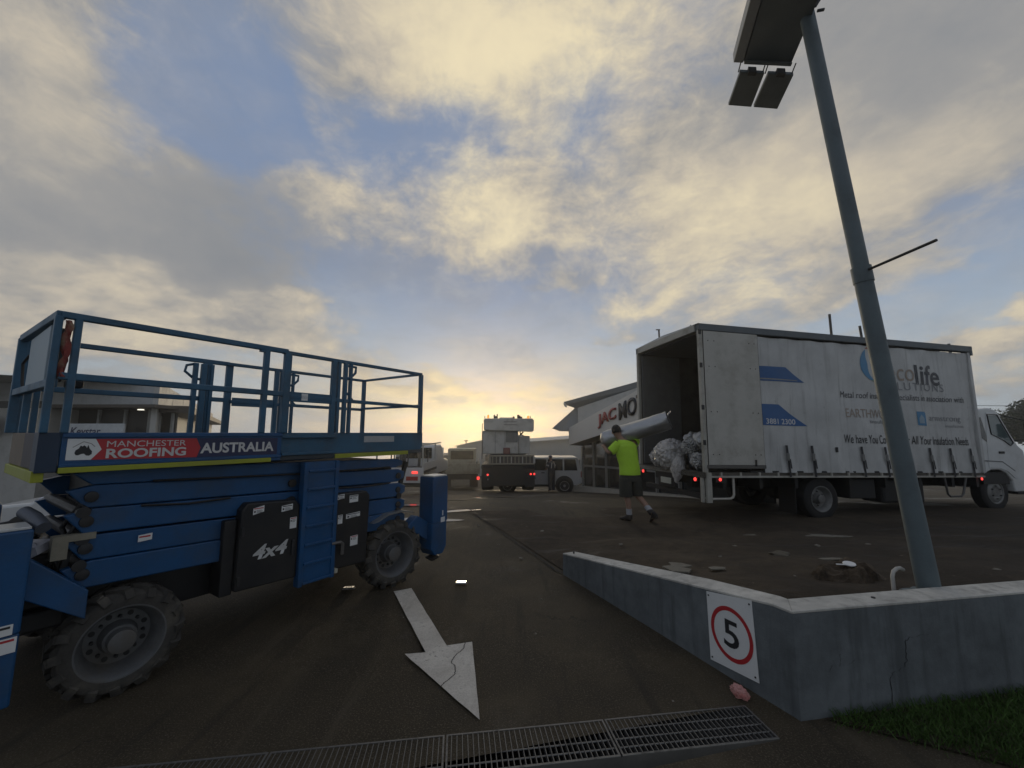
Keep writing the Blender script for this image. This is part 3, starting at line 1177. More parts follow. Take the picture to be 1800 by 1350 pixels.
# rear end panels
ply = mat('plywood', (.19, .15, .11), .7, 0, .25, 6)
MB().bb(.425, .515, YN - .002, YN + .16, PZ0, PZ1).build('corner_plate', mat('corner_dark', (.012, .03, .06), .5), lift, .004)
MB().bb(.432, .455, YN + .165, -.02, 1.475, 1.700).build('end_panel', mat('end_panel_mauve', (.06, .05, .055), .6, 0, .2), lift, .003)
MB().bb(.432, .455, -.015, YF - .03, 1.475, 1.700).build('end_panel', ply, lift, .003)
MB().bb(.418, .470, YN + .02, YF - .02, 1.405, 1.472).build('yellow_strip', yellow, lift, .004)

# lettering on the side
fx = lambda s, z: Vector((s, YN - .0015, z))
sgn_ = MB()
WHITE_END, RED_END, NAVY_END = .70, 1.195, 1.79
by = YN - .0012


def flat(poly, y, m_, name):
    return MB().prism(poly, (0, y, 0), U, W3, (0, .0008, 0)).build(name, m_, lift)


flat([(.545, 1.532), (.655, 1.530), (.700, 1.594), (.668, 1.662), (.545, 1.664)], by - .0015, sticker_w, 'sign_white')
flat([(.64, 1.530), (1.215, 1.519), (1.235, 1.59), (1.205, 1.660), (.64, 1.661)], by - .0006, red_p, 'sign_red')
flat([(1.19, 1.519), (1.795, 1.516), (1.795, 1.657), (1.19, 1.660)], by, ink_blue, 'sign_navy')
pw = mat('print_white', (.55, .54, .52), .5, 0, .08)
text('MANCHESTER', pw, lift, (.722, by - .0022, 1.608), U, W3, .42, .040)
text('ROOFING', pw, lift, (.722, by - .0022, 1.535), U, W3, .425, .062, bold=.03)
text('AUSTRALIA', pw, lift, (1.235, by - .0022, 1.545), U, W3, .53, .080, bold=.03)
# emblem: map of the country under a roof line
em = [(.580, 1.575), (.584, 1.592), (.597, 1.603), (.604, 1.621), (.612, 1.615), (.619, 1.622), (.628, 1.614), (.632, 1.604), (.637, 1.624), (.645, 1.600), (.657, 1.583),
      (.656, 1.566), (.645, 1.556), (.632, 1.558), (.622, 1.570), (.610, 1.568), (.596, 1.560), (.586, 1.562)]
flat(em, by - .0026, ink, 'map_emblem')
rf = MB()
for (a, b_) in (((.570, 1.610), (.615, 1.645)), ((.615, 1.645), (.650, 1.632)), ((.650, 1.632), (.668, 1.612))):
    rf.bar((a[0], by - .0022, a[1]), (b_[0], by - .0022, b_[1]), .0008, .004)
rf.build('roof_emblem', mat('emblem_grey', (.25, .24, .22), .6), lift)


# guard rails
def rail(pts, w=.042, h=.042, name='guard_rail', m_=None):
    b = MB()
    for p, q in zip(pts, pts[1:]):
        b.bar(p, q, w, h)
    return b.build(name, m_ or blue2, lift, .006)


def post(x, y, z0=1.70, z1=2.43, w=.045, d=.045, name='rail_post'):
    return MB().bb(x - w / 2, x + w / 2, y - d / 2, y + d / 2, z0, z1).build(name, blue2, lift, .006)


TOP = 2.432
for y in (YN, YF):
    rail([(.45, y, TOP), (1.83, y, TOP)], .045, .042)
    rail([(1.80, y + (.03 if y < 0 else -.03), TOP - .003), (3.50, y + (.03 if y < 0 else -.03), TOP - .003)], .034, .034)
    rail([(.47, y, 2.050), (1.83, y, 2.045)], .040, .044)
    rail([(1.85, y + (.03 if y < 0 else -.03), 2.03), (3.50, y + (.03 if y < 0 else -.03), 2.02)], .03, .036)
    for x, w_ in ((.440, .036), (.525, .036), (1.655, .042), (1.835, .062), (2.31, .045), (2.365, .030), (2.44, .034), (2.50, .026), (3.49, .046)):
        post(x, y + (.03 if x > 1.9 and y < 0 else (-.03 if x > 1.9 else 0)), z1=TOP - .01, w=w_)
    yy = y + (.03 if y < 0 else -.03)
    MB().bb(1.87, 2.29, yy - .012, yy + .012, 1.985, 2.075).build('rail_plate', blue2, lift, .004)
    MB().tube([(2.44, yy, 2.395), (2.56, yy, 2.39), (2.555, yy, 2.33), (2.50, yy, 2.27), (2.45, yy, 2.26)], .014, 8).build('fold_bracket', blue2, lift, smooth=True)
    MB().tube([(1.53, y, 2.395), (1.46, y, 2.37), (1.45, y, 2.31), (1.52, y, 2.25), (1.58, y, 2.24)], .013, 8).build('fold_bracket', blue2, lift, smooth=True) if y > 0 else None
    MB().bb(1.60, 1.65, y - .02, y + .02, 2.395, 2.42).build('rail_clip', blue2, lift)
    MB().bar((2.44, yy, 2.13), (2.56, yy, 2.02), .014).build('rail_stay', blue2, lift)
for x, w_ in ((1.53, .04), (1.60, .05), (1.67, .03)):
    post(x, YF - .02, z1=2.40, w=w_)
MB().bb(1.99, 2.05, YN + .015, YN + .0175, 2.0, 2.065).build('label_plate', sticker_w, lift)
MB().bb(2.70, 3.10, YN + .030, YN + .0345, 1.60, 1.665).build('label_plate', mat('label_grey', (.35, .36, .36), .5, 0, .15), lift)
for zz in (TOP - .002, 2.035):
    rail([(3.49, YN + .03, zz), (3.49, YF - .03, zz)], .03, .03)
for zz in (TOP, 2.005):
    rail([(.45, YN, zz), (.42, YF, zz)], .046, .05)
post(.42, YF, z1=TOP, w=.055, d=.055)
post(.45, .30, z1=2.0, w=.04, d=.04)
# control box on the rear rail
MB().bb(.435, .455, -.40, .36, 2.03, 2.395).build('control_panel', mat('panel_pale', (.24, .30, .34), .5, .2, .1), lift, .006)
MB().bb(.455, .51, -.42, -.36, 2.03, 2.38).build('panel_edge', black, lift, .004)
MB().tube([(.44, .40, 2.28), (.42, .46, 2.22), (.43, .47, 2.08), (.44, .42, 1.98)], .009, 8).build('control_cable', black, lift, smooth=True)
MB().bb(.52, .60, -.50, -.42, 1.99, 2.04).build('work_lamp', black, lift, .01)

# ladder
lad = MB()
lad.bb(2.045, 2.085, YN - .02, YN + .06, .33, 1.43).bb(2.355, 2.395, YN - .02, YN + .06, .33, 1.43)
lad.build('ladder_stile', blue, lift, .005)
MB().bb(2.085, 2.355, YN - .008, YN + .05, .34, 1.43).build('ladder_back', blue, lift)
for k in range(7):
    z = .345 + k * .165
    MB().bb(2.085, 2.355, YN - .030, YN - .0085, z, z + .022).build('ladder_step', blue, lift, .004)

# module covers
b1 = MB().prism([(1.55, .44), (2.04, .42), (2.04, 1.05), (2.00, 1.10), (1.60, 1.125), (1.56, 1.07)], (0, YN + .01, 0), U, W3, (0, .30, 0))
b1.build('engine_cover', black, lift, .015)
b2 = MB().prism([(2.40, .38), (2.78, .36), (2.80, 1.04), (2.76, 1.09), (2.40, 1.10)], (0, YN + .02, 0), U, W3, (0, .30, 0))
b2.build('battery_cover', black, lift, .015)
MB().bb(1.46, 1.55, YN + .05, YN + .25, .42, 1.0).build('cover_side', black, lift, .01)
lt = mat('print_4x4', (.46, .46, .44), .5, 0, .1)
text('4x4', lt, lift, (1.665, YN + .0075, .655), U, W3, .285, .115, bold=.03, shear=.28)
stk = [(1.645, 1.075, .085, .052, .055), (1.875, 1.062, .095, .05, .03), (1.955, .95, .058, .095, 0), (2.415, 1.085, .075, .045, .02), (2.55, 1.065, .10, .07, .0), (2.43, .89, .05, .085, 0),
       (2.52, .885, .16, .045, .02), (2.58, .66, .085, .095, 0)]
for i, (x, z, w_, h_, sl_) in enumerate(stk):
    o = MB().prism([(0, -h_), (w_, -h_ + sl_ * .3), (w_, sl_ * .3), (0, 0)], (x, YN + (.0085 if x < 2.1 else .0185), z), U, W3, (0, -.0012, 0)).build('warning_label', sticker_w, lift)
    y_ = YN + (.0085 if x < 2.1 else .0185) - .0018
    MB().bb(x + .006, x + w_ - .006, y_ - .0006, y_, z - .012 + sl_ * .1, z - .005 + sl_ * .1).build('label_band', red_p if i in (0, 2, 7) else ink, o)
    lb = MB()
    for q in range(3):
        lb.bb(x + w_ * .3, x + w_ * random.uniform(.7, .9), y_ - .0006, y_, z - .022 - q * .009, z - .019 - q * .009)
    lb.bb(x + w_ * .08, x + w_ * .22, y_ - .0006, y_, z - .036, z - .020)
    lb.build('label_print', ink, o)
o = MB().prism([(0, -.045), (.075, -.04), (.075, .005), (0, 0)], (.955, -.503, .990), U, W3, (0, -.001, 0)).build('warning_label', sticker_w, lift)
MB().bb(.96, 1.02, -.5055, -.5045, .972, .982).build('label_band', red_p, o)
# latches
for (x, z) in ((1.575, .90), (1.57, .52), (1.99, .72), (1.99, .66)):
    MB().bb(x - .012, x + .012, YN - .008, YN + .012, z - .035, z + .035).build('latch', steel_dk, lift, .004)
hnd = MB()
hnd.tube([(2.36, YN - .01, .64), (2.44, YN - .03, .64), (2.47, YN - .02, .62), (2.47, YN - .02, .52)], .016, 8)
hnd.build('tow_handle', mat('dull_steel', (.14, .13, .12), .5, .5), lift, smooth=True)
MB().bb(2.395, 2.425, YN - .03, YN + .02, .36, .40).build('ladder_foot', mat('foot_cream', (.4, .38, .3), .6), lift, .003)

# outriggers
def outrigger(x0, x1, y0, y1, flip):
    a = MB()
    a.bb(x0, x1, y0, y1, .60, 1.155)
    poly = [(x0, .60), (x1, .60), (x1, .30), (x1 - .06 if not flip else x1, .22), (x0 + .06, .22), (x0, .30)]
    a.prism(poly, (0, y0 + .01, 0), U, W3, (0, y1 - y0 - .02, 0))
    o = a.build('outrigger', blue, lift, .012)
    MB().bb(x0 + .01, x1 - .01, y0 + .01, y1 - .01, 1.156, 1.172).build('outrigger_glint', mat('top_glint', (.55, .55, .53), .35, .3), o, .004)  # pale plate painted in for the glint on top of the leg
    MB().lathe([(0, .02), (.04, .085), (.055, .085), (.07, .04), (.10, .04)], ((x0 + x1) / 2, (y0 + y1) / 2, .13), 'z', 20).build('outrigger_foot', steel_dk, o, smooth=True)
    return o


q = outrigger(3.62, 3.88, YN - .10, YN + .14, False)
MB().prism([(3.30, .62), (3.62, .40), (3.62, .62), (3.45, .72)], (0, YN - .02, 0), U, W3, (0, .12, 0)).build('outrigger_arm', blue, lift, .006)
MB().bb(3.76, 3.83, YN - .103, YN - .101, .60, .66).build('label_plate', sticker_w, q)
MB().bb(3.785, 3.80, YN - .103, YN - .101, .68, .74).build('label_plate', sticker_w, q)
q = outrigger(.10, .45, YN - .10, YN + .14, True)
MB().prism([(.45, .75), (.72, .55), (.72, .72), (.45, .98)], (0, YN - .0, 0), U, W3, (0, .12, 0)).build('outrigger_arm', blue, lift, .006)
for (x, z, w_, h_) in ((.33, .66, .09, .055), (.35, .59, .09, .08)):
    o = MB().bb(x, x + w_, YN - .1035, YN - .1015, z - h_, z).build('warning_label', sticker_w, q)
    MB().bb(x + .01, x + w_ - .01, YN - .1047, YN - .1037, z - .02, z - .008).build('label_band', red_p if h_ > .06 else ink, o)
for y in (.50, .86):
    pass
outrigger(3.62, 3.88, .72, .96, False)
outrigger(.10, .45, .72, .96, True)
# mudguard flaps over the front wheel
fl = MB()
fl.prism([(2.86, .73), (2.92, .75), (3.06, .80), (3.26, .81), (3.42, .77), (3.42, .755), (3.26, .793), (3.06, .785), (2.92, .735)], (0, YN + .02, 0), U, W3, (0, .28, 0))
fl.build('mudguard', mat('guard_steel', (.3, .3, .29), .3, .6), lift)


# loose things lying on the rear end of the lift, and hanging from the rails
def lump(name, m_, c, s, seed, label, cat, seg=(14, 9), amp=.25, rot=(0, 0, 0), group=None):
    rnd = random.Random(seed)
    ph = [(rnd.uniform(0, 6), rnd.uniform(1, 4), rnd.uniform(1, 4)) for _ in range(6)]
    bm_ = bmesh.new()
    bmesh.ops.create_uvsphere(bm_, u_segments=seg[0], v_segments=seg[1], radius=1)
    for v in bm_.verts:
        d = v.co.normalized()
        k = 1 + sum(amp / (i + 1.5) * math.sin(d.x * a * (1 + i * .5) + p + d.y * b_ * 2 + d.z * (a + b_)) for i, (p, a, b_) in enumerate(ph))
        v.co = Vector((d.x * s[0], d.y * s[1], d.z * s[2])) * k
    me_ = bpy.data.meshes.new(name)
    bm_.to_mesh(me_)
    bm_.free()
    me_.materials.append(m_)
    ob = bpy.data.objects.new(name, me_)
    COL.objects.link(ob)
    ob.location = c
    ob.rotation_euler = rot
    for p in me_.polygons:
        p.use_smooth = amp < .3
    tag(ob, label, cat, group)
    return ob


LM = lift.matrix_basis.copy()
lift_pt = lambda x, y, z: LM @ Vector((x, y, z))
plast = mat('white_plastic', (.40, .40, .43), .35, 0, .1, bump=.3, bscale=12)
cl = MB()
cl.prism([(0, 0), (.18, -.03), (.24, .03), (.20, .06), (.02, .05)], (0, 0, 0), (.7, 0, 0), (0, .35, .55), (0, -.08, .03))
cl.prism([(0, 0), (.12, -.09), (.20, -.03), (.18, .01)], (.0, -.1, .03), (1, 0, 0), (0, .1, 1), (0, .14, .02))
o = cl.build('plastic_sheet', plast)
o.location = lift_pt(.40, -.30, .99)
o.rotation_euler = (0, .1, R(20))
tag(o, 'crumpled white plastic sheet lying on the rear end of the scissor lift', 'plastic sheet')
jk = lump('jacket', mat('jacket_dark', (.03, .03, .035), .85, 0, .3, bump=.4, bscale=18), lift_pt(.34, -.05, 1.02), (.16, .22, .09), 5, 'dark jacket heaped on the rear end of the scissor lift', 'jacket', (18, 12), .3)
o = MB().tube([(0, 0, 0), (.10, .02, -.03), (.21, .03, -.08)], .036, 14).build('paper_roll', mat('roll_grey', (.09, .10, .12), .5, .2), smooth=True)
o.location = lift_pt(.44, -.36, 1.215)
o.rotation_euler = (0, 0, R(-25))
tag(o, 'short grey roll resting on the folded arms at the lift end', 'roll')
# red rag over the rail
rgm = mat('red_cloth', (.20, .035, .028), .85, 0, .35, 9, dirt=(.25, .22, .14), dirt_amt=.8, dirt_scale=7)
rb_ = MB()
prev = None
for i in range(15):
    z = 2.40 - i * .0255
    wdt = .010 + .020 * math.sin(min(1, i / 9) * 2.6) ** 1.2 + .004 * math.sin(i * 1.3)
    xx = .012 * math.sin(i * .9)
    ring_ = [rb_.bm.verts.new((xx + wdt * math.cos(a) * 1.0, wdt * .55 * math.sin(a) + .008 * math.sin(3 * a + i), z)) for a in [k * math.pi / 5 for k in range(10)]]
    if prev:
        for k in range(10):
            rb_.bm.faces.new((prev[k], prev[(k + 1) % 10], ring_[(k + 1) % 10], ring_[k]))
    prev = ring_
o = rb_.build('red_cloth', rgm, smooth=True)
o.location = lift_pt(.480, YN - .012, 0)
tag(o, 'faded red rag hanging from the corner post of the lift railing', 'cloth')

# ================================================================== CURTAIN-SIDED TRUCK
# local: x forward from the tail, y to the far side, z up from the ground; near side plane y = 0, bed at z = .92
TX, TY, TH_ = 3.511, 7.409, 0.0
BED = .92
truck = thing('box_truck', 'white curtain sided truck with its rear open, showing silver rolls inside', 'truck', (TX, TY, .06), (-.0086, .0208, .2051))
TM = Matrix.Translation(Vector((TX, TY, .06))) @ Euler((-.0086, .0208, .2051)).to_matrix().to_4x4()
tp = lambda x, y, z: TM @ Vector((x, y, z + BED))
TL, TW, TH = 6.90, 2.35, 2.84
Z = lambda z: z + BED
curt = bpy.data.materials.new('curtain')
curt.use_nodes = True
t = NT(curt.node_tree)
b = t.n['Principled BSDF']
g = t.node('ShaderNodeTexCoord').outputs['Object']
n1 = t.noise(g, 1.1, 6, .6)
n2 = t.noise(g, 7, 6, .65)
st = t.noise(t.vmath('MULTIPLY', g, (5, 1, .35)), 1.6, 5, .65)
c = t.ramp(n1, [(.35, (.40, .40, .385)), (.65, (.52, .52, .50))])
c = t.mix(t.smooth(st, .50, .72, 0, .55), c, (.23, .225, .21, 1))
c = t.mix(t.smooth(n2, .60, .72, 0, .35), c, (.20, .19, .17, 1))
t.put(b.inputs['Base Color'], c)
b.inputs['Roughness'].default_value = .5
b.inputs['Specular IOR Level'].default_value = .35
bp = t.node('ShaderNodeBump')
bp.inputs['Strength'].default_value = .35
bp.inputs['Distance'].default_value = .03
t.put(bp.inputs['Height'], t.noise(t.vmath('MULTIPLY', g, (1.6, 1, .5)), 1.5, 4, .55))
t.l.new(bp.outputs[0], b.inputs['Normal'])
doorm = mat('door_cream', (.42, .405, .36), .55, 0, .10, 1.6, dirt=(.25, .23, .19), dirt_amt=.5, dirt_scale=2, bump=.05)
framem = mat('truck_frame', (.36, .345, .30), .5, .1, .15, 4, dirt=(.2, .18, .14), dirt_amt=.6)
roofm = mat('roof_rail_grey', (.085, .10, .11), .5, .2, .2, 3)
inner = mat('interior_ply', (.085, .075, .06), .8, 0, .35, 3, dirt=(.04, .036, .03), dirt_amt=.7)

# side curtain: sags between its straps and ripples along the hem


def curt_y(x, z):
    z -= BED
    k = math.sin(math.pi * min(1, max(0, z / (TH - .2)))) ** .6
    hem = max(0, 1 - z / .75)
    top_ = max(0, (z - (TH - .9)) / .7)
    return -1.6 * (.013 * math.sin(x * 5.1 + .6 * math.sin(z * 2)) * k + .010 * math.sin(x * 2.3 + 1) * k + .016 * hem * math.sin(x * 10.5 + 1.1) + .008 * hem * math.sin(x * 23 + z * 6)
             + .012 * top_ * math.sin(x * 10.5) + .006 * math.sin(x * 3.1 + z * 4.2) * k)


cu = MB()
NX, NZ = 190, 26
grid = []
for j in range(NZ + 1):
    z = .0 + (TH - .20) * j / NZ
    row = []
    for i in range(NX + 1):
        x = 1.30 + (TL - 1.30) * i / NX
        row.append(cu.bm.verts.new((x, .014 + curt_y(x, Z(z)), Z(z))))
    grid.append(row)
for j in range(NZ):
    for i in range(NX):
        cu.bm.faces.new((grid[j][i], grid[j][i + 1], grid[j + 1][i + 1], grid[j + 1][i]))
cu.build('side_curtain', curt, truck, smooth=True)
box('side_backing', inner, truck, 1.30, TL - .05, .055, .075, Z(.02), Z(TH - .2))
# rear side door panel
box('rear_side_panel', doorm, truck, .075, 1.285, -.025, .035, Z(.14), Z(TH - .17), .006)
rv = MB()
for z in (.33, 1.12, 1.98, 2.48):
    for x in (.17, .30, 1.08, 1.20):
        rv.lathe([(-.004, .011), (0, .011)], (x, -.026, Z(z)), 'y', 6)
tag(rv.build('rivets', steel_dk, truck), kind='stuff')
box('panel_sill', mat('sill_dark', (.09, .085, .075), .6, 0, .3), truck, .05, 1.30, -.03, .05, Z(.075), Z(.138), .004)
box('panel_seam', black, truck, 1.2855, 1.2995, -.012, .03, Z(.08), Z(TH - .17))
box('door_handle', black, truck, 1.06, 1.09, -.045, -.026, Z(.12), Z(.24), .004)
# frame
box('corner_post', framem, truck, 0, .07, -.01, .07, Z(.0), Z(TH - .12), .006)
box('corner_post', framem, truck, 0, .07, TW - .07, TW + .01, Z(.0), Z(TH - .12), .006)
box('post_channel', black, truck, .0715, .078, -.02, .06, Z(.0), Z(TH - .16))
hg = MB()
for z in (.5, 1.15, 1.95, 2.6):
    hg.bb(-.022, .03, -.03, -.0105, Z(z), Z(z + .09))
hg.build('door_hinges', steel_dk, truck, .003)
rr_ = MB()
rr_.bb(0, TL + .05, -.03, .10, Z(TH - .165), Z(TH - .03)).bb(0, TL + .05, TW - .10, TW + .03, Z(TH - .165), Z(TH - .03))
rr_.build('roof_rail', roofm, truck, .012)
box('rear_header', framem, truck, -.03, .10, .101, TW - .101, Z(TH - .17), Z(TH - .03), .01)
MB().prism([(-.02, 0), (TW / 2, .05), (TW + .02, 0)], (-.02, 0, Z(TH - .029)), (0, 1, 0), (0, 0, 1), (TL + .06, 0, 0)).build('roof', mat('roof_white', (.5, .5, .49), .5), truck)
box('front_wall', curt, truck, TL - .04, TL, .03, TW - .03, Z(.0), Z(TH - .17))
box('front_corner', curt, truck, TL - .06, TL + .02, -.016, .05, Z(0), Z(TH - .17), .01)
box('roof_end_flap', roofm, truck, TL + .0, TL + .07, -.035, .14, Z(TH - .24), Z(TH - .03), .01)
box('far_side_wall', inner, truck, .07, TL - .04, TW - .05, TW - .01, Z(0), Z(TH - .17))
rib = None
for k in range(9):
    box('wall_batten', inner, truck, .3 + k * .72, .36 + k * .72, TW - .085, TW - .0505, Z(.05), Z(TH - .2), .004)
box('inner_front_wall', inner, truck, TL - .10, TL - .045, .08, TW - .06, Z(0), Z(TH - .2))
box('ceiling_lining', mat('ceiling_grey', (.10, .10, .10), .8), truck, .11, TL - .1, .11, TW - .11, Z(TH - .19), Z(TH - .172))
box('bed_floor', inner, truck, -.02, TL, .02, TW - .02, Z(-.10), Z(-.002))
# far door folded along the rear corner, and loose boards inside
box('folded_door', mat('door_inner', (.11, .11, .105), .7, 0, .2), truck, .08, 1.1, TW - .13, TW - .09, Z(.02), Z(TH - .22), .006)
for (x, y, h_, w_) in ((1.7, 1.25, 1.5, .34), (1.75, .85, 1.35, .30), (2.2, 1.75, 1.9, .4)):
    box('board', mat('board_brown', (.16, .11, .07), .8, 0, .3), truck, x, x + .05, y, y + w_, Z(0), Z(h_), .004)
# side rave and tabs
box('side_rave', framem, truck, .10, TL - .02, -.012, .03, Z(-.095), Z(-.060), .004)
for k in range(16):
    x = .32 + k * .415
    box('rave_tab', framem, truck, x, x + .035, -.010, .025, Z(-.0595), Z(.005))
box('rave_gap_dark', black, truck, 1.0, TL - .02, .031, .05, Z(-.058), Z(.03))  # black strip added for the shade in the gap above the rave
# buckled straps
strapm = mat('strap_webbing', (.03, .03, .032), .8, 0, .3)
for k, x in enumerate((1.79, 2.38, 2.98, 3.59, 4.19, 4.79, 5.38, 5.95, 6.52)):
    if k == 2:
        MB().bb(x - .025, x + .025, -.03, -.012, Z(.40), Z(.50)).build('strap_buckle', steel_dk, truck, .004)
        continue
    s_ = MB()
    s_.bar((x, -.024, Z(.52)), (x + .006, -.030, Z(.36)), .006, .05, up=(1, 0, 0))
    s_.bar((x + .006, -.030, Z(.36)), (x + .05, -.024, Z(-.08)), .006, .042, up=(1, 0, 0))
    sp = s_.build('strap', strapm, truck)
    MB().bb(x - .030, x + .036, -.050, -.034, Z(.23), Z(.37)).build('buckle', mat('buckle_steel', (.16, .16, .155), .45, .6), sp, .006)
    MB().bar((x + .045, -.040, Z(.26)), (x + .06, -.046, Z(.08)), .004, .03, up=(1, 0, 0)).build('strap_tail', strapm, sp)
# printing on the curtain
pb = mat('print_blue', (.02, .09, .24), .5, 0, .1)
pb2 = mat('print_blue_pale', (.05, .19, .34), .5, 0, .1)
p_dark = mat('print_charcoal', (.035, .037, .045), .5)
p_grey = mat('print_grey', (.20, .205, .21), .5)
p_tan = mat('print_tan', (.30, .24, .19), .5)
p_or = mat('print_orange', (.42, .14, .07), .5, 0, .1)
p_gr = mat('print_green', (.22, .27, .10), .5, 0, .1)
PY = .008


def tflat(poly, m_, name='print_shape', y=PY, parent=truck):
    b_ = MB()
    b_.bm.faces.new([b_.bm.verts.new((a, y, Z(c_))) for a, c_ in poly])
    for ax_, no_ in ((0, (1, 0, 0)), (1, (0, 0, 1))):
        vals = [q[ax_] for q in poly]
        q = min(vals) + .05
        while q < max(vals):
            geom = b_.bm.verts[:] + b_.bm.edges[:] + b_.bm.faces[:]
            bmesh.ops.bisect_plane(b_.bm, geom=geom, plane_co=(q, 0, 0) if ax_ == 0 else (0, 0, Z(q)), plane_no=no_)
            q += .06
    for v in b_.bm.verts:
        v.co.y += curt_y(v.co.x, v.co.z)
    return b_.build(name, m_, parent)


tx = lambda s, m_, x, z, w_, h_, **k: text(s, m_, truck, (x, PY - .001, Z(z)), U, W3, w_, h_, warp=curt_y, **k)
tflat([(1.31, 2.06), (1.93, 2.06), (2.36, 1.77), (1.31, 1.77)], pb, 'blue_flash')
tflat([(1.32, 1.795), (2.22, 1.795), (2.18, 1.815), (1.32, 1.825)], p_grey, 'flash_line', PY - .0015)
tflat([(1.31, 1.31), (1.73, 1.31), (2.36, .90), (1.31, .90)], pb, 'blue_flash')
tx('3881 2300', pw, 1.385, .925, .72, .105, bold=.01)
tx('eco', p_tan, 4.58, 1.93, .64, .26)
tx('life', p_dark, 5.24, 1.86, .70, .44, bold=.015)
tx('SOLUTIONS', p_grey, 4.38, 1.73, 1.64, .17, spacing=1.25)
tx('Metal roof insulation specialists in association with', p_dark, 3.23, 1.47, 3.30, .17, shear=.1)
tx('EARTHWOOL', p_tan, 3.33, 1.11, 1.32, .18)
tx('insulation', p_grey, 3.92, 1.00, .70, .075)
tx('armstrong', p_grey, 5.50, 1.055, .88, .14)
tx('insulation', p_grey, 5.95, .965, .50, .06)
tx('We have You Covered For All Your Insulation Needs', ink, 3.22, .585, 3.33, .175, bold=.004)


def crescent(cx, cz, r, a0, a1, thick, m_, n_=22):
    out, inn = [], []
    for i in range(n_ + 1):
        t_ = R(a0 + (a1 - a0) * i / n_)
        w_ = thick * math.sin(math.pi * (i / n_) ** .8)
        out.append((cx + r * math.cos(t_), cz + r * math.sin(t_)))
        inn.append((cx + (r - w_ - .004) * math.cos(t_), cz + (r - w_ - .004) * math.sin(t_)))
    return tflat(out + inn[::-1], m_, 'logo_swirl')


crescent(4.16, 2.24, .36, 118, 268, .20, pb2)
crescent(4.19, 2.27, .37, -10, 122, .19, p_or)
crescent(4.20, 2.20, .34, 245, 345, .18, p_gr)
h_ = tflat([(5.14, .99), (5.39, .98), (5.39, 1.25), (5.36, 1.28), (5.14, 1.28)], pb2, 'house_badge')
tflat([(5.19, 1.03), (5.34, 1.03), (5.34, 1.14), (5.265, 1.22), (5.19, 1.14)], mat('badge_pale', (.22, .30, .36), .5), 'house_shape', PY - .0015, h_)
# chassis, wheels, guards
under = mat('chassis_black', (.012, .012, .012), .75, 0, .3, dirt=(.035, .03, .024), dirt_amt=.7)
box('chassis_rail', under, truck, .15, 8.3, .62, .74, Z(-.34), Z(-.11))
box('chassis_rail', under, truck, .15, 8.3, 1.61, 1.73, Z(-.34), Z(-.11))
cbm = MB()
for x in (.4, 1.2, 2.0, 3.3, 4.2, 5.1, 6.0, 6.7):
    cbm.bb(x, x + .07, .05, TW - .05, Z(-.30), Z(-.101))
cbm.build('cross_members', under, truck)
box('fuel_tank', under, truck, 4.2, 5.3, .10, .58, Z(-.62), Z(-.16), .05)
box('tool_box', under, truck, 3.35, 4.0, .10, .55, Z(-.52), Z(-.14), .02)
box('battery_box', under, truck, 5.5, 6.2, 1.7, 2.2, Z(-.62), Z(-.16), .02)
box('axle', under, truck, 2.58, 2.72, .3, 2.05, .36, .48, .03)
MB().lathe([(-.18, .05), (-.1, .16), (.1, .16), (.18, .05)], (2.65, 1.17, .42), 'y', 16).build('differential', under, truck, smooth=True)
tyre_t = mat('truck_tyre', (.014, .014, .014), .85, 0, .3, dirt=(.04, .034, .028), dirt_amt=.6)
rim_t = mat('truck_rim', (.20, .20, .19), .5, .3, .25, dirt=(.06, .05, .04), dirt_amt=.6)
for (x, y, s) in ((2.65, .20, -1), (2.65, .46, -1), (2.65, TW - .20, 1), (2.65, TW - .46, 1), (7.38, .24, -1), (7.38, TW - .24, 1)):
    wheel(truck, (x, y, .405 if x < 3 else .49), .41, .23, s, tyre_t, rim_t, rim_r=.60, dish=.09 if x < 3 else -.02, nuts=6, hub_r=.36)
guard = mat('guard_rail_cream', (.40, .38, .33), .5, .1, .15)
MB().tube([(.60, .02, Z(-.09)), (.60, .02, Z(-.40)), (.575, .02, Z(-.45)), (.52, .02, Z(-.475)), (.12, .02, Z(-.475))], .022, 10).build('side_guard', guard, truck, smooth=True)
MB().tube([(5.75, .02, Z(-.10)), (5.80, .02, Z(-.44)), (5.86, .02, Z(-.49)), (6.16, .02, Z(-.49)), (6.23, .02, Z(-.44)), (6.36, .02, Z(-.10))], .02, 10).build('side_guard', mat('guard_dull', (.09, .085, .08), .6, .2), truck, smooth=True)
box('rear_corner_leg', framem, truck, .03, .13, -.01, .05, Z(-.54), Z(-.001), .005)
box('rear_corner_leg', framem, truck, -.02, .026, .055, .125, Z(-.54), Z(-.03), .005)
box('rear_bumper', framem, truck, -.02, .06, .13, TW - .05, Z(-.095), Z(-.005), .006)
box('under_run_bar', under, truck, .05, .13, .2, TW - .2, Z(-.50), Z(-.40), .01)
box('number_plate', mat('plate_white', (.42, .42, .36), .5), truck, -.015, -.002, 1.05, 1.42, Z(-.32), Z(-.20), .003)
box('plate_bracket', under, truck, 0, .03, .95, 1.52, Z(-.38), Z(-.10))
for (y0_, y1_) in ((.72, .96),):
    box('mud_flap', black, truck, 2.06, 2.075, y0_ - .6 if y0_ < 1 else y0_ + .3, y1_ - .45 if y0_ < 1 else y1_ + .4, Z(-.80), Z(-.12))
for y in (.20, TW - .28):
    box('light_box', black, truck, -.012, .03, y, y + .13, Z(-.19), Z(-.10), .006)
    MB().lathe([(-.022, .022), (-.012, .034), (0, .034)], (-.012, y + .065, Z(-.145)), 'x', 16).build('tail_light', red_lit, truck, smooth=True)
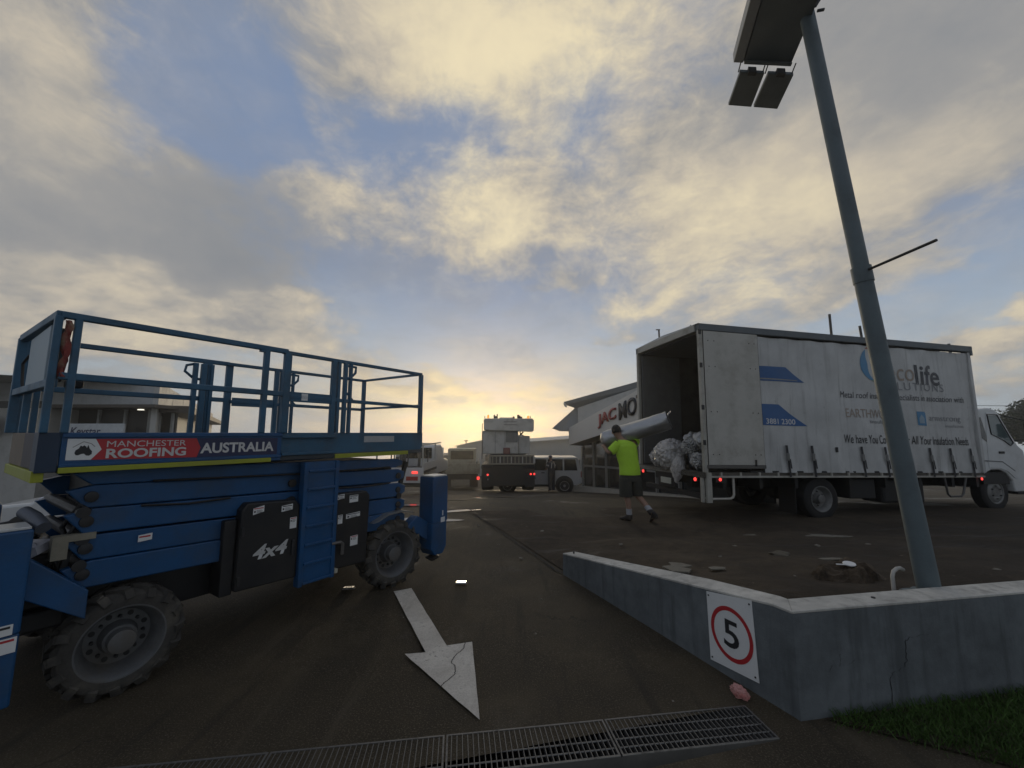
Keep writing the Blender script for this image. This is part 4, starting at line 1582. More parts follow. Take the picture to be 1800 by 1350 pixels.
for x in (.30, 6.76):
    MB().lathe([(-.012, .018), (-.004, .03), (0, .03)], (x, -.012, Z(-.125)), 'y', 14).build('marker_light', red_lit, truck, smooth=True)
box('marker_bracket', black, truck, .22, .44, -.005, .02, Z(-.18), Z(-.0955))
MB().tube([(-.01, .22, Z(TH - .05)), (-.01, .22, Z(TH + .0))], .01, 6).build('roof_marker', steel_dk, truck)

# cab
CW0, CW1 = .08, TW - .08
cab_prof = [(7.0, -.05), (7.0, 1.30), (7.10, 1.40), (7.42, 1.44), (7.62, 1.40), (8.16, .62), (8.33, .50), (8.38, .0), (8.40, -.42), (7.90, -.42), (7.86, -.18), (7.72, -.02), (7.52, .06), (7.26, .06), (7.06, -.02), (7.0, -.05)]
cabm = mat('cab_white', (.56, .57, .56), .35, 0, .05, 2, dirt=(.3, .28, .25), dirt_amt=.3, coat=.3)
MB().prism([(a, Z(c_)) for a, c_ in cab_prof[:-1]], (0, CW0, 0), U, W3, (0, CW1 - CW0, 0)).build('cab', cabm, truck, .03, seg=3)


def cflat(poly, m_, name, y, d=.006, parent=truck, bev=0.):
    return MB().prism([(a, Z(c_)) for a, c_ in poly], (0, y, 0), U, W3, (0, d, 0)).build(name, m_, parent, bev)


door = cflat([(7.18, .10), (7.50, .10), (7.72, .03), (7.92, -.12), (8.10, -.12), (8.12, .58), (7.66, 1.33), (7.30, 1.33), (7.22, .7)], cabm, 'cab_door', CW0 - .010, .014, bev=.004)
cflat([(7.33, 1.27), (7.60, 1.27), (7.98, .66), (7.90, .62), (7.72, .74), (7.45, .84), (7.38, .86)], mat('cab_glass', (.09, .12, .12), .08, 0, .15, spec=.9), 'door_window', CW0 - .013, .003, door)
fr_ = MB()
wp = [(7.31, 1.29), (7.61, 1.29), (8.00, .66), (7.91, .60), (7.70, .72), (7.44, .82), (7.36, .84)]
for a, c_ in zip(wp, wp[1:] + wp[:1]):
    fr_.bar((a[0], CW0 - .014, Z(a[1])), (c_[0], CW0 - .014, Z(c_[1])), .01, .026, up=(0, 1, 0))
fr_.build('window_seal', black, door)
cflat([(7.52, .42), (7.68, .42), (7.68, .47), (7.52, .47)], black, 'door_handle', CW0 - .028, .017, door, .004)
cflat([(7.03, 1.20), (7.13, 1.22), (7.26, .70), (7.24, .66), (7.08, .76)], glass_dk, 'quarter_window', CW0 - .006, .005)
cflat([(7.04, .27), (7.60, .25), (7.95, .05), (7.95, .025), (7.60, .225), (7.04, .245)], mat('swage_dark', (.14, .14, .14), .6), 'swage_line', CW0 - .0125, .003)
MB().prism([(7.645, 1.385), (8.145, .64), (8.165, .645), (7.665, 1.40)], (0, CW0 + .12, BED), U, W3, (0, CW1 - CW0 - .24, 0)).build('windscreen', glass_dk, truck)
arch = MB()
arch.bb(7.02, 7.80, CW0 + .03, TW - .12, Z(-.25), Z(.0))
arch.build('wheel_arch', black, truck)
box('cab_step', black, truck, 7.98, 8.30, CW0 + .01, CW0 + .3, Z(-.48), Z(-.36), .02)
mr = MB()
mr.tube([(8.05, CW0 - .01, Z(.72)), (8.16, CW0 - .22, Z(.75)), (8.16, CW0 - .22, Z(1.15)), (7.75, CW0 - .0, Z(1.28))], .012, 8)
mm = mr.build('mirror_arm', black, truck, smooth=True)
MB().bb(8.12, 8.20, CW0 - .32, CW0 - .14, Z(.78), Z(1.10)).build('mirror', black, mm, .02)
MB().bb(7.02, 7.06, CW0 + .15, CW1 - .15, Z(1.42), Z(1.50)).build('cab_deflector', cabm, truck, .01)

# ------------------------------------------------------------------ load: foil insulation rolls
foil = bpy.data.materials.new('foil')
foil.use_nodes = True
t = NT(foil.node_tree)
b = t.n['Principled BSDF']
g = t.node('ShaderNodeTexCoord').outputs['Object']
n1 = t.noise(g, 6, 6, .65)
b.inputs['Metallic'].default_value = .75
t.put(b.inputs['Base Color'], t.ramp(n1, [(.3, (.26, .26, .26)), (.7, (.50, .50, .49))]))
t.put(b.inputs['Roughness'], t.math('ADD', .24, t.math('MULTIPLY', n1, .3)))
bp = t.node('ShaderNodeBump')
bp.inputs['Strength'].default_value = .9
bp.inputs['Distance'].default_value = .03
cr = t.node('ShaderNodeTexVoronoi')
t.l.new(t.vmath('ADD', g, t.vmath('SCALE', t.noise(g, 5, 4, .6, col=True), .3)), cr.inputs['Vector'])
cr.inputs['Scale'].default_value = 9
t.put(bp.inputs['Height'], t.math('ADD', n1, t.math('MULTIPLY', cr.outputs['Distance'], .9)))
t.l.new(bp.outputs[0], b.inputs['Normal'])
clear = mat('clear_plastic_wrap', (.40, .38, .36), .18, 0, .35, 5, bump=.9, bscale=14, spec=.8)
foil_dk = mat('roll_end', (.05, .05, .05), .8, 0, .4, 8)


def foil_roll(name, L, r, label, cat, loc, rot, group=None, seed=1, crumple=.3, nseg=28, open_end=False):
    """roll along local x, foil skin gathered at both ends"""
    rnd = random.Random(seed)
    prof = []
    for i in range(nseg + 1):
        u_ = i / nseg
        e = min(u_, 1 - u_) * L
        k = 1 if e > .10 or (open_end and u_ > .5) else (.30 + .70 * (e / .10) ** .6)
        prof.append((u_ * L - L / 2, r * k))
    ph = [rnd.uniform(0, 6.3) for _ in range(8)]

    def jit(i, k):
        u_ = i / nseg
        a = 2 * math.pi * k / 30
        e = min(u_, 1 - u_)
        am = .02 + crumple * .22 * max(0, 1 - e / .22)
        return r * am * (math.sin(5 * a + ph[0] + u_ * 9) + .7 * math.sin(9 * a + ph[1] - u_ * 14) + .6 * math.sin(3 * a + ph[2] + u_ * 5) + rnd.uniform(-.6, .6))
    o_ = MB().lathe(prof, (0, 0, 0), 'x', 30, jit).build(name, foil, smooth=True)
    o_.location = loc
    o_.rotation_euler = rot
    tag(o_, label, cat, group)
    end = MB()
    end.lathe([(L / 2 - .01, r * (.9 if open_end else .55)), (L / 2 + .012, r * (.86 if open_end else .5)), (L / 2 + .006, .001)], (0, 0, 0), 'x', 16, lambda i, k: rnd.uniform(-.02, .02))
    end.build('roll_end', foil_dk, o_)
    return o_


ry = .2051
GRP = 'silver insulation rolls in the back of the truck'
foil_roll('insulation_roll', 1.25, .20, 'silver insulation roll at floor level, nearest the rear corner post', 'insulation roll', tp(.72, .36, .20), (0, 0, ry), GRP, 1)
foil_roll('insulation_roll', 1.20, .19, 'silver insulation roll lying on top of the one by the corner post', 'insulation roll', tp(.66, .34, .585), (.5, 0, ry + .05), GRP, 2)
foil_roll('insulation_roll', 1.15, .20, 'silver insulation roll at floor level behind the clear plastic bundle', 'insulation roll', tp(.85, .80, .20), (1, 0, ry - .04), GRP, 3)
foil_roll('insulation_roll', 1.10, .18, 'silver insulation roll with a bright crumpled end, resting on the two lower rolls', 'insulation roll', tp(.60, .66, .56), (2, 0, ry + .1), GRP, 4, .6)
from mathutils import noise as mnoise


def crumpled(name, c, s_, seed, label, cat, m_, rot=(0, 0, 0), f=3.2, amp=.15, res=5, droop=0.):
    bm_ = bmesh.new()
    bmesh.ops.create_icosphere(bm_, subdivisions=res, radius=1)
    sd_ = Vector((seed * 1.7, seed * .6, seed * 2.3))
    for v in bm_.verts:
        d = v.co.normalized()
        dist = mnoise.voronoi(d * f + sd_)[0]
        d2 = mnoise.voronoi(d * f * 2.3 + sd_ * 2)[0]
        k = 1 + amp * (dist[1] - dist[0] - .35) + amp * .45 * (d2[1] - d2[0] - .3) + .14 * mnoise.noise(d * 1.6 + sd_)
        p = Vector((d.x * s_[0], d.y * s_[1], d.z * s_[2])) * k
        if p.z < 0:
            p.x *= 1 - droop * min(1, -p.z / s_[2]) * .6
            p.y *= 1 - droop * min(1, -p.z / s_[2]) * .6
        v.co = p
    me_ = bpy.data.meshes.new(name)
    bm_.to_mesh(me_)
    bm_.free()
    me_.materials.append(m_)
    ob = bpy.data.objects.new(name, me_)
    COL.objects.link(ob)
    ob.location = c
    ob.rotation_euler = rot
    return tag(ob, label, cat)


crumpled('plastic_bundle', tp(.10, 1.20, .27), (.32, .36, .34), 21, 'bulging clear plastic bundle hanging over the tail of the truck', 'bundle', clear, (0, 0, ry))
crumpled('plastic_bundle', tp(.0, .82, .0), (.13, .17, .27), 33, 'small drooping plastic bag sagging below the truck bed', 'bundle', clear, (0, .15, ry), 2.6, .2, 5, .8)
crumpled('plastic_bundle', tp(.16, 1.74, .20), (.20, .18, .22), 44, 'tattered plastic wrap at the far side of the truck bed', 'bundle', clear, (0, 0, ry), 3.5, .34)
crumpled('plastic_bundle', tp(.10, .52, .47), (.15, .20, .17), 58, 'shiny crumpled foil gathered at the end of the upper silver rolls', 'bundle', foil, (0, 0, ry), 3.4, .34)
crumpled('plastic_bundle', tp(.08, .30, .20), (.12, .17, .15), 63, 'shiny crumpled foil wad low beside the rear corner post', 'bundle', foil, (0, 0, ry), 3.4, .34)

# ================================================================== LAMP POST
polem = mat('pole_grey_green', (.105, .135, .145), .55, .1, .15, 5, dirt=(.07, .08, .08), dirt_amt=.5)
PB = Vector((3.025, 3.04, .50))
PT = Vector((2.535, 3.06, 5.75))
lp = thing('lamp_post', 'tall leaning grey steel lamp post with a flat light head, standing behind the wall', 'lamp post', PB)
pl_ = lambda t_: (PT - PB) * t_
tc_ = (2.95 - .5) / 5.25
MB().tube([pl_(0), pl_(tc_ * .5), pl_(tc_)], .1, 24, radii=[.068, .062, .060]).build('lower_pole', polem, lp, smooth=True)
MB().tube([pl_(tc_ - .002), pl_(.75), pl_(1.22)], .08, 24, radii=[.055, .054, .054]).build('upper_pole', polem, lp, smooth=True)
MB().tube([pl_(tc_ - .012), pl_(tc_ + .012)], .066, 24).build('collar', polem, lp, smooth=True)
MB().lathe([(0, .17), (.025, .17), (.03, .11), (.06, .105)], pl_(.0), 'z', 24).build('base_flange', polem, lp, smooth=True)
c_ = pl_(tc_ + .004)
MB().tube([c_ + Vector((.0, -.06, .0)), c_ + Vector((-.02, -.58, -.02))], .010, 10).build('banner_arm', steel_dk, lp, smooth=True)
# light head: flat box beside the pole, running back over the street
hd = R(90 - 17)
hx = Vector((math.cos(hd), math.sin(hd), 0))         # away from the street
hy = Vector((.956, -.292, -.36))
headm = mat('light_head', (.13, .15, .155), .5, .2, .15, 4)
HE = Vector((2.525, 3.53, 5.33)) - PB                 # far end, lower face centre


def hbox(name, m_, a0, a1, b0, b1, z0_, z1_, parent=lp, bevel=.006):
    return MB().prism([(a0, b0), (a1, b0), (a1, b1), (a0, b1)], HE + Vector((0, 0, z0_)), hx, hy, (0, 0, z1_ - z0_)).build(name, m_, parent, bevel)


hbox('light_head', headm, -1.9, 0, -.20, .20, .0, .06)
MB().prism([(-1.9, 0), (0, 0), (0, .0), (0, .10), (-1.9, .10)][:2] + [(0, .10), (-1.9, .10)], HE + hy * -.205 + Vector((0, 0, -.005)), hx, (0, 0, 1), hy * -.085).build('head_side', mat('head_side', (.30, .31, .31), .5, .2, .1), lp, .006)
hbox('head_lip', headm, -.04, .0, -.20, .20, -.02, -.001)
arm_ = MB()
arm_.bar(HE + hx * -.35 + hy * .12 + Vector((0, 0, .08)), pl_(.985) + Vector((0, 0, 0)), .06)
arm_.build('head_bracket', steel_dk, lp)
modm = mat('lamp_module', (.12, .14, .145), .45, .2, .2, 6)
for k, b0 in enumerate((-.235, .012)):
    q = MB().prism([(.08, b0 + .02), (.52, b0), (.52, b0 + .225), (.08, b0 + .235)], HE + Vector((0, 0, -.03)), hx, hy, (0, 0, .035)).build('lamp_module', modm, lp, .006)
    MB().prism([(.055, b0 + .09), (.10, b0 + .09), (.10, b0 + .16), (.055, b0 + .16)], HE + Vector((0, 0, -.045)), hx, hy, (0, 0, .06)).build('module_mount', steel_dk, q)
for b0 in (-.225, -.012, .012, .235):
    MB().tube([HE + hx * -.02 + hy * b0, HE + hx * .10 + hy * b0 + Vector((0, 0, -.01))], .006, 6).build('hanger_rod', steel_dk, lp)
MB().tube([pl_(.93) + Vector((.07, -.02, 0)), pl_(.93) + Vector((.45, -.16, .62))], .011, 8).build('stay_rod', steel_dk, lp, smooth=True)
MB().tube([pl_(.915) + Vector((.05, -.05, 0)), pl_(.915) + Vector((.10, -.06, 0))], .012, 8).build('pole_bolt', steel_dk, lp)

# bent conduit by the post
o = MB().tube([(0, 0, 0), (0, 0, .17), (.012, 0, .205), (.04, 0, .225), (.075, .01, .225), (.10, .015, .21)], .013, 10).build('conduit_pipe', mat('pvc_white', (.42, .40, .36), .5, 0, .2), smooth=True)
o.location = (2.835, 3.12, .47)
tag(o, 'bent pale plastic conduit stub rising beside the lamp post base', 'pipe')
o = lump('stone', mat('stone_brown', (.10, .07, .045), .9, 0, .4, 7, bump=.6, bscale=20), (2.875, 3.08, .53), (.035, .03, .025), 4, 'small rusty stone at the lamp post base beside the conduit', 'stone', (10, 7), .35)

# stump and litter on the bank
bark = mat('stump_wood', (.075, .052, .030), .9, 0, .5, 9, dirt=(.018, .014, .010), dirt_amt=.8, dirt_scale=8, bump=1., bscale=26)
rs = random.Random(9)
sb_ = MB()
ph = [rs.uniform(0, 6) for _ in range(5)]
sb_.lathe([(-.06, .25), (.0, .225), (.05, .19), (.085, .165), (.10, .13), (.092, .08), (.10, .001)], (0, 0, 0), 'z', 40,
          lambda i, k: (.035 * math.sin(5 * k * .157 + ph[0]) + .02 * math.sin(11 * k * .157 + ph[1]) + .03 * math.sin(2 * k * .157 + ph[2]) + rs.uniform(-.012, .012)) * (1.3 - i * .12))
o = sb_.build('tree_stump', bark)
for v in o.data.vertices:
    v.co.z += rs.uniform(-.012, .012) + .03 * math.sin(v.co.x * 17) * (v.co.z > .03)
    v.co.x *= 1.1
    v.co.y *= .85
o.location = (2.93, 3.66, .45)
tag(o, 'rotten brown tree stump on the dirt bank with a white lid on it', 'tree stump')
o = MB().lathe([(0, .044), (.004, .047), (.010, .045), (.010, .001)], (0, 0, 0), 'z', 24).build('white_disc', sticker_w, smooth=True)
MB().bar((-.045, .0, .005), (-.115, .02, .012), .012, .006).build('lid_tab', sticker_w, o)
o.location = (2.935, 3.63, .565)
o.rotation_euler = (.12, -.1, .2)
tag(o, 'round white plastic lid lying on the tree stump', 'lid')
rock_m = mat('rock_grey', (.10, .085, .06), .9, 0, .4, 8, bump=.6, bscale=20)
lump('rock', rock_m, (3.0, 4.65, .345), (.11, .085, .035), 8, 'flat grey rock half buried in the dirt between wall and truck', 'rock', (16, 10), .25)
slabm = mat('broken_concrete', (.17, .155, .12), .9, 0, .35, 9, dirt=(.06, .045, .03), dirt_amt=.6, dirt_scale=10, bump=.4)


def chip(name, loc, pts, h, label, rot=0, m_=slabm, cat='concrete piece', group=None):
    b_ = MB().prism(pts, (0, 0, 0), (1, 0, 0), (0, 1, 0), (0, 0, h))
    o_ = b_.build(name, m_, None, .004)
    o_.location = (loc[0], loc[1], ground(loc[0], loc[1]) + loc[2])
    # lie on the slope of the bank
    e = .1
    gx = (ground(loc[0] + e, loc[1]) - ground(loc[0] - e, loc[1])) / (2 * e)
    gy = (ground(loc[0], loc[1] + e) - ground(loc[0], loc[1] - e)) / (2 * e)
    o_.rotation_euler = (math.atan(gy), -math.atan(gx), 0)
    tag(o_, label, cat, group)
    return o_


chip('concrete_slab', (1.66, 4.15, .004), [(-.15, -.22), (-.02, -.28), (.06, -.15), (.02, -.06), (.14, .02), (.09, .16), (-.02, .22), (-.05, .07), (-.16, .02)], .018, 'jagged pale concrete spill showing through the dirt beside the sloping wall')
chip('concrete_slab', (1.98, 4.05, .004), [(-.07, -.05), (.06, -.06), (.10, .02), (.02, .07), (-.06, .04)], .014, 'small brownish concrete flake beside the jagged pale spill')
chip('concrete_slab', (4.35, 6.25, .004), [(-.75, .20), (-.35, .34), (.35, .10), (.62, -.22), (.48, -.30), (.02, -.10), (-.5, .06)], .012, 'long pale concrete streak on the ground in front of the truck rear wheel')
chip('concrete_slab', (3.35, 4.4, .004), [(-.10, -.05), (.06, -.06), (.16, .0), (.06, .05), (-.10, .03)], .012, 'pale flat chip of concrete beyond the tree stump')
peb = [(1.83, 3.60, .035), (2.02, 3.36, .018), (3.9, 5.3, .035), (4.55, 5.3, .03), (1.52, 5.8, .03), (2.1, 5.9, .035), (2.9, 5.4, .03), (2.35, 4.7, .025), (2.5, 3.7, .013), (4.3, 3.7, .04), (1.62, 3.55, .016)]
pm = mat('pale_stone', (.19, .17, .135), .9, 0, .35, 10)
for i, (x, y, s_) in enumerate(peb):
    lump('stone', pm, (x, y, ground(x, y) + s_ * .25), (s_, s_ * .7, s_ * .4), 50 + i, 'small pale stone scattered on the brown dirt bank', 'stone', (9, 6), .3, (0, 0, i), 'pale stones scattered on the dirt bank')
for i, (x, y, s_) in enumerate([(1.02, 2.75, .008), (.2, 3.6, .012), (.3, 4.3, .012), (-1.0, 3.9, .008), (2.25, 2.12, .014), (.12, 5.6, .03), (-.2, 6.2, .02), (.5, 6.9, .04), (-.6, 7.3, .03)]):
    lump('stone', pm, (x, y, gz(x, y) + .012 + s_ * .25), (s_, s_ * .7, s_ * .5), 90 + i, 'tiny pale pebble loose on the dark asphalt driveway', 'stone', (8, 6), .3, (0, 0, i), 'pebbles loose on the driveway')

# crumpled wrapper at the end of the grating
wrm = mat('wrapper_pink', (.50, .25, .22), .6, 0, .12, 12, dirt=(.42, .09, .08), dirt_amt=.8, dirt_scale=14)
o = crumpled('paper_wrapper', (1.475, 2.80, .034), (.060, .034, .040), 78, 'crumpled pink and white paper wrapper lying at the end of the grating', 'wrapper', wrm, (.3, .35, -.5), 2.2, .34, 4)

# raised reflective pavement markers
for i, (x, y, rz, lb) in enumerate([(-1.774, 4.57, .15, 'white reflective road marker on the asphalt between the ladder and the arrow'),
                                    (-.571, 4.733, 0, 'white reflective road marker in the open driveway beyond the arrow')]):
    q = thing('road_marker', lb, 'road marker', (x, y, gz(x, y) + .012), (0, 0, rz), 'reflective markers on the driveway')
    MB().prism([(-.062, -.045), (.062, -.045), (.062, .045), (-.062, .045)], (0, 0, 0), (1, 0, 0), (0, 1, 0), (0, 0, .006)).build('marker_base', mat('marker_base', (.12, .11, .10), .6), q)
    b_ = MB()
    A_ = [b_.bm.verts.new(p) for p in ((-.058, -.042, .0065), (.058, -.042, .0065), (.058, .042, .0065), (-.058, .042, .0065))]
    B_ = [b_.bm.verts.new(p) for p in ((-.052, -.036, .018), (.052, -.036, .018), (.052, .036, .018), (-.052, .036, .018))]
    b_.bm.faces.new(B_)
    for k in range(4):
        b_.bm.faces.new((A_[k], A_[(k + 1) % 4], B_[(k + 1) % 4], B_[k]))
    b_.build('marker_body', mat('marker_mirror', (.85, .83, .78), .10, .9, .05), q)
    q.rotation_euler = (R(-8.5), 0, rz)  # tilted so the mirror-like top throws the low sky glow towards the street
    q.location.z += .006
    for k in range(3):
        MB().bb(-.035 + k * .025, -.018 + k * .025, -.008, .008, .0182, .0195).build('marker_stud', ink, q)

# ================================================================== MOBILE CRANE (seen from behind)
CY = 19.0
cz_ = gz(-.19, CY)
crane = thing('mobile_crane', 'white mobile crane truck standing with its back turned, red tail lights lit', 'crane', (-.19, CY, cz_), (0, 0, R(1)))
cw = mat('crane_white', (.52, .50, .45), .5, 0, .08, 1.5, dirt=(.25, .23, .19), dirt_amt=.5)
cdk = mat('crane_black_hazed', (.028, .027, .024), .7, 0, .25, 3)  # black lifted so the haze veil sits in the colour
ctan = mat('crane_tan', (.33, .29, .22), .6, 0, .15, 3)


def cb(name, m_, x0, x1, y0, y1, z0_, z1_, bev=.02, parent=crane):
    return MB().bb(x0, x1, y0, y1, z0_, z1_).build(name, m_, parent, bev)


for k, yv in enumerate((.75, 2.15, 5.6, 7.0)):
    for s in (-1, 1):
        w_ = wheel(crane, (0, 0, 0), .55, .58, 1, tyre_t, rim_t, seg=28)
        w_.location = (s * .97, yv, .55)
        w_.rotation_euler = (0, 0, R(-90 * s))
cb('carrier_frame', cdk, -.62, .62, .1, 9.5, .55, 1.05)
cb('rear_panel', cdk, -1.24, 1.26, .08, .30, .30, 1.27)
cb('rear_skirt', cdk, -.70, .72, .10, .25, .27, .299)
cb('mudguard', cdk, -1.26, -.72, .05, 3.0, 1.08, 1.22)
cb('mudguard', cdk, .72, 1.27, .05, 3.0, 1.08, 1.22)
cb('mud_flap', mat('mudflap_grey', (.03, .03, .03), .8), -1.22, -.80, .04, .07, .25, .80, .005)
cb('mud_flap', MATS['mudflap_grey'], .80, 1.24, .04, .07, .25, .80, .005)
cb('rear_deck', ctan, -.92, 1.24, .0, .06, 1.64, 1.72, .01)
cb('rear_deck', ctan, -.92, 1.24, .0, .06, 1.27, 1.33, .01)
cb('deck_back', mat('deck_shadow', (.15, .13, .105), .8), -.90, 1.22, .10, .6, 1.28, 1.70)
for k in range(13):
    x = -.92 + k * .176
    cb('deck_slat', ctan if k % 3 else cw, x, x + (.09 if k in (0, 12) else .05), .005, .06, 1.331, 1.639, .006)
cb('side_locker', ctan, -.92, -.80, .0, .5, 1.27, 1.72, .01)
cb('counterweight', cw, -1.22, .50, .30, 1.5, 1.75, 2.86, .04)
cb('counterweight', cw, .505, 1.06, .45, 1.6, 1.75, 2.60, .03)
cb('hook_block', mat('faded_red', (.22, .10, .08), .7), -.22, .10, .22, .29, 1.74, 2.05, .02)
cb('panel_seam', mat('seam_grey', (.16, .155, .14), .6), -.62, -.60, .285, .30, 1.80, 2.80, .0)
cb('panel_seam', MATS['seam_grey'], -.15, -.13, .285, .30, 2.1, 2.84, .0)
cb('counter_recess', mat('recess_grey', (.20, .195, .18), .7), -.10, .46, .28, .299, 2.30, 2.83, .0)
cb('slew_ring', cdk, -.9, .9, 1.2, 3.2, 1.22, 1.74)
MB().prism([(-1.15, 2.87), (1.18, 2.80), (1.24, 2.88), (1.25, 3.34), (1.18, 3.44), (-1.10, 3.44), (-1.17, 3.38)], (0, .15, 0), (1, 0, 0), (0, 0, 1), (0, 1.6, 0)).build('winch_housing', cw, crane, .04)
for zz in (3.12, 3.26):
    cb('louvre', MATS['seam_grey'], -.20, .42, .135, .149, zz, zz + .03, .0)
cb('boom', cw, -.32, .32, .8, 11.0, 2.55, 3.10, .05)
cb('operator_cab', cw, -1.2, -.45, 2.2, 3.8, 1.75, 3.1, .06)
cb('driver_cab', cw, -1.2, 1.2, 8.3, 9.8, .7, 2.6, .08)
MB().bar((.55, .5, 2.58), (.74, .4, 2.80), .05).bar((.56, .5, 2.80), (.74, .5, 2.60), .03).bar((.60, .5, 2.56), (.60, .5, 2.84), .04).build('boom_latch', cdk, crane)
cb('hand_rail', cdk, -1.25, -1.22, .3, .34, 1.5, 3.2, .005)
for (x, z) in ((-.96, 3.56), (.98, 3.52)):
    MB().lathe([(-.10, .06), (-.06, .06), (-.05, .05), (.05, .045), (.06, .001)], (x, .4, z), 'z', 16).build('beacon', amber_lit, crane, smooth=True)
top = MB()
for (x, h_, w_) in ((-1.12, .12, .03), (-.66, .18, .07), (-.52, .22, .05), (-.60, .12, .16), (.28, .10, .09), (.50, .18, .10), (.58, .14, .06), (1.08, .12, .03), (.62, .09, .14)):
    top.bb(x - w_ / 2, x + w_ / 2, .35, .5, 3.44, 3.44 + h_)
top.build('roof_fittings', cdk, crane)
cb('boom_top', cw, -.42, .24, .5, 5, 3.441, 3.50, .01)
for (x, z) in ((-.95, .80), (1.07, .83), (1.24, .83)):
    MB().lathe([(-.04, .025), (-.015, .045), (.02, .045)], (x, .045, z), 'y', 14).build('tail_light', red_lit, crane, smooth=True)
cb('teal_bumper', mat('teal', (.02, .12, .12), .6), 1.08, 1.30, .06, .3, .60, .72, .01)
cb('step_light', cw, -.95, -.92, .03, .05, .55, .62, .0)

# ================================================================== VEHICLES IN THE YARD
van_w = mat('ute_white', (.50, .50, .49), .35, 0, .06, 2, coat=.4)


def vprism(name, poly, x0, x1, m_, parent, bev=.03):
    """side profile (y along the vehicle, z up) swept across x"""
    return MB().prism(poly, (x0, 0, 0), (0, 1, 0), (0, 0, 1), (x1 - x0, 0, 0)).build(name, m_, parent, bev)


# four-wheel drive at right, side on, tail to the building
SX, SY = 3.65, 21.6
suv = thing('four_wheel_drive', 'white four wheel drive parked side on beside the showroom step', 'car', (SX, SY, gz(SX, SY) + .02), (0, 0, R(88)))
prof = [(.05, .52), (.0, .95), (.04, 1.08), (.12, 1.12), (.20, 1.74), (.30, 1.80), (2.75, 1.80), (3.45, 1.15), (4.75, 1.05), (4.85, .85), (4.85, .42), (.3, .40)]
vprism('body', prof, -.92, .92, van_w, suv, .06)
for s in (-1, 1):
    x0_ = s * .921
    MB().prism([(.28, 1.14), (.38, 1.70), (.95, 1.70), (.95, 1.14)], (x0_, 0, 0), (0, 1, 0), (0, 0, 1), (s * .004, 0, 0)).build('rear_window', glass_dk, suv)
    MB().prism([(1.03, 1.14), (1.03, 1.70), (1.78, 1.70), (1.78, 1.14)], (x0_, 0, 0), (0, 1, 0), (0, 0, 1), (s * .004, 0, 0)).build('side_window', glass_dk, suv)
    MB().prism([(1.86, 1.14), (1.86, 1.70), (2.70, 1.70), (3.20, 1.14)], (x0_, 0, 0), (0, 1, 0), (0, 0, 1), (s * .004, 0, 0)).build('side_window', glass_dk, suv)
    for yv in (.95, 3.85):
        MB().lathe([(0, .46), (.006, .46)], (x0_, yv, .42), 'x', 28).build('wheel_arch', cdk, suv)
        w_ = wheel(suv, (0, 0, 0), .37, .22, 1, tyre_t, mat('alloy', (.35, .35, .35), .35, .6), seg=28, rim_r=.64, dish=.03, nuts=5)
        w_.location = (s * .83, yv, .37)
        w_.rotation_euler = (0, 0, R(-90 * s))
    MB().bb(s * .86, s * .925, -.012, .12, .80, 1.10).build('tail_light', red_lens, suv, .01)
    MB().bb(x0_, x0_ + s * .012, 1.95, 2.13, 1.0, 1.04).build('door_handle', cdk, suv)
    MB().bb(x0_, x0_ + s * .003, 1.815, 1.825, .5, 1.13).build('door_seam', cdk, suv)
MB().bb(-.8, .8, -.06, .05, .42, .60).build('rear_bumper', cdk, suv, .02)
MB().bb(-.93, .93, .6, 4.4, .32, .44).build('side_step', cdk, suv, .02)
MB().bb(-.68, .68, .09, .13, 1.18, 1.68).build('tailgate_window', glass_dk, suv, .01)

# tray ute seen from behind, beyond the lift
UX, UY = -4.25, 15.2
ute = thing('tray_ute', 'white tray ute with ladder rack and lit tail lights behind the blue lift', 'ute', (UX, UY, gz(UX, UY)), (0, 0, R(-2)))
vprism('cab', [(2.3, .55), (2.3, 1.65), (2.45, 1.80), (3.3, 1.80), (3.95, 1.15), (4.95, 1.02), (5.0, .5)], -.90, .90, van_w, ute, .06)
MB().bb(-.70, .70, 2.28, 2.30, 1.22, 1.68).build('rear_window', glass_dk, ute, .01)
MB().bb(-.95, .95, .0, 2.2, .80, .90).build('tray_floor', steel_dk, ute, .01)
MB().bb(-.95, .95, -.02, .02, .46, 1.02).build('tailboard', van_w, ute, .01)
for s in (-1, 1):
    MB().bb(s * .93, s * .95, .03, 2.2, .90, 1.18).build('drop_side', van_w, ute, .006)
    MB().bb(s * .62 - .11, s * .62 + .11, -.045, -.021, .80, .89).build('tail_light', red_lit, ute, .01)
    for yv in (1.1, 4.1):
        w_ = wheel(ute, (0, 0, 0), .36, .22, 1, tyre_t, rim_t, seg=24)
        w_.location = (s * .78, yv, .36)
        w_.rotation_euler = (0, 0, R(-90 * s))
    MB().bar((s * .88, .1, .9), (s * .88, .1, 1.86), .05).bar((s * .88, 2.15, .9), (s * .88, 2.15, 1.86), .05).bar((s * .88, .05, 1.86), (s * .88, 3.2, 1.88), .05).build('rack_side', mat('rack_pale', (.35, .35, .33), .4, .4), ute)
MB().bar((-.88, .1, 1.84), (.88, .1, 1.84), .05).bar((-.88, 2.15, 1.86), (.88, 2.15, 1.86), .05).build('rack_bar', MATS['rack_pale'], ute)
MB().bb(.3, .75, -.035, -.021, .55, .70).build('red_panel', red_lens, ute, .005)
MB().bb(-.5, -.05, -.035, -.021, .62, .74).build('number_plate', mat('plate_grey', (.25, .25, .23), .6), ute, .005)
MB().bb(-.85, .85, .1, .25, .30, .46).build('rear_bar', cdk, ute, .01)
rt = random.Random(4)
toolm = mat('tools_mixed', (.12, .11, .10), .5, .5, .5)
ute_m = Matrix.Translation(ute.location) @ ute.rotation_euler.to_matrix().to_4x4()
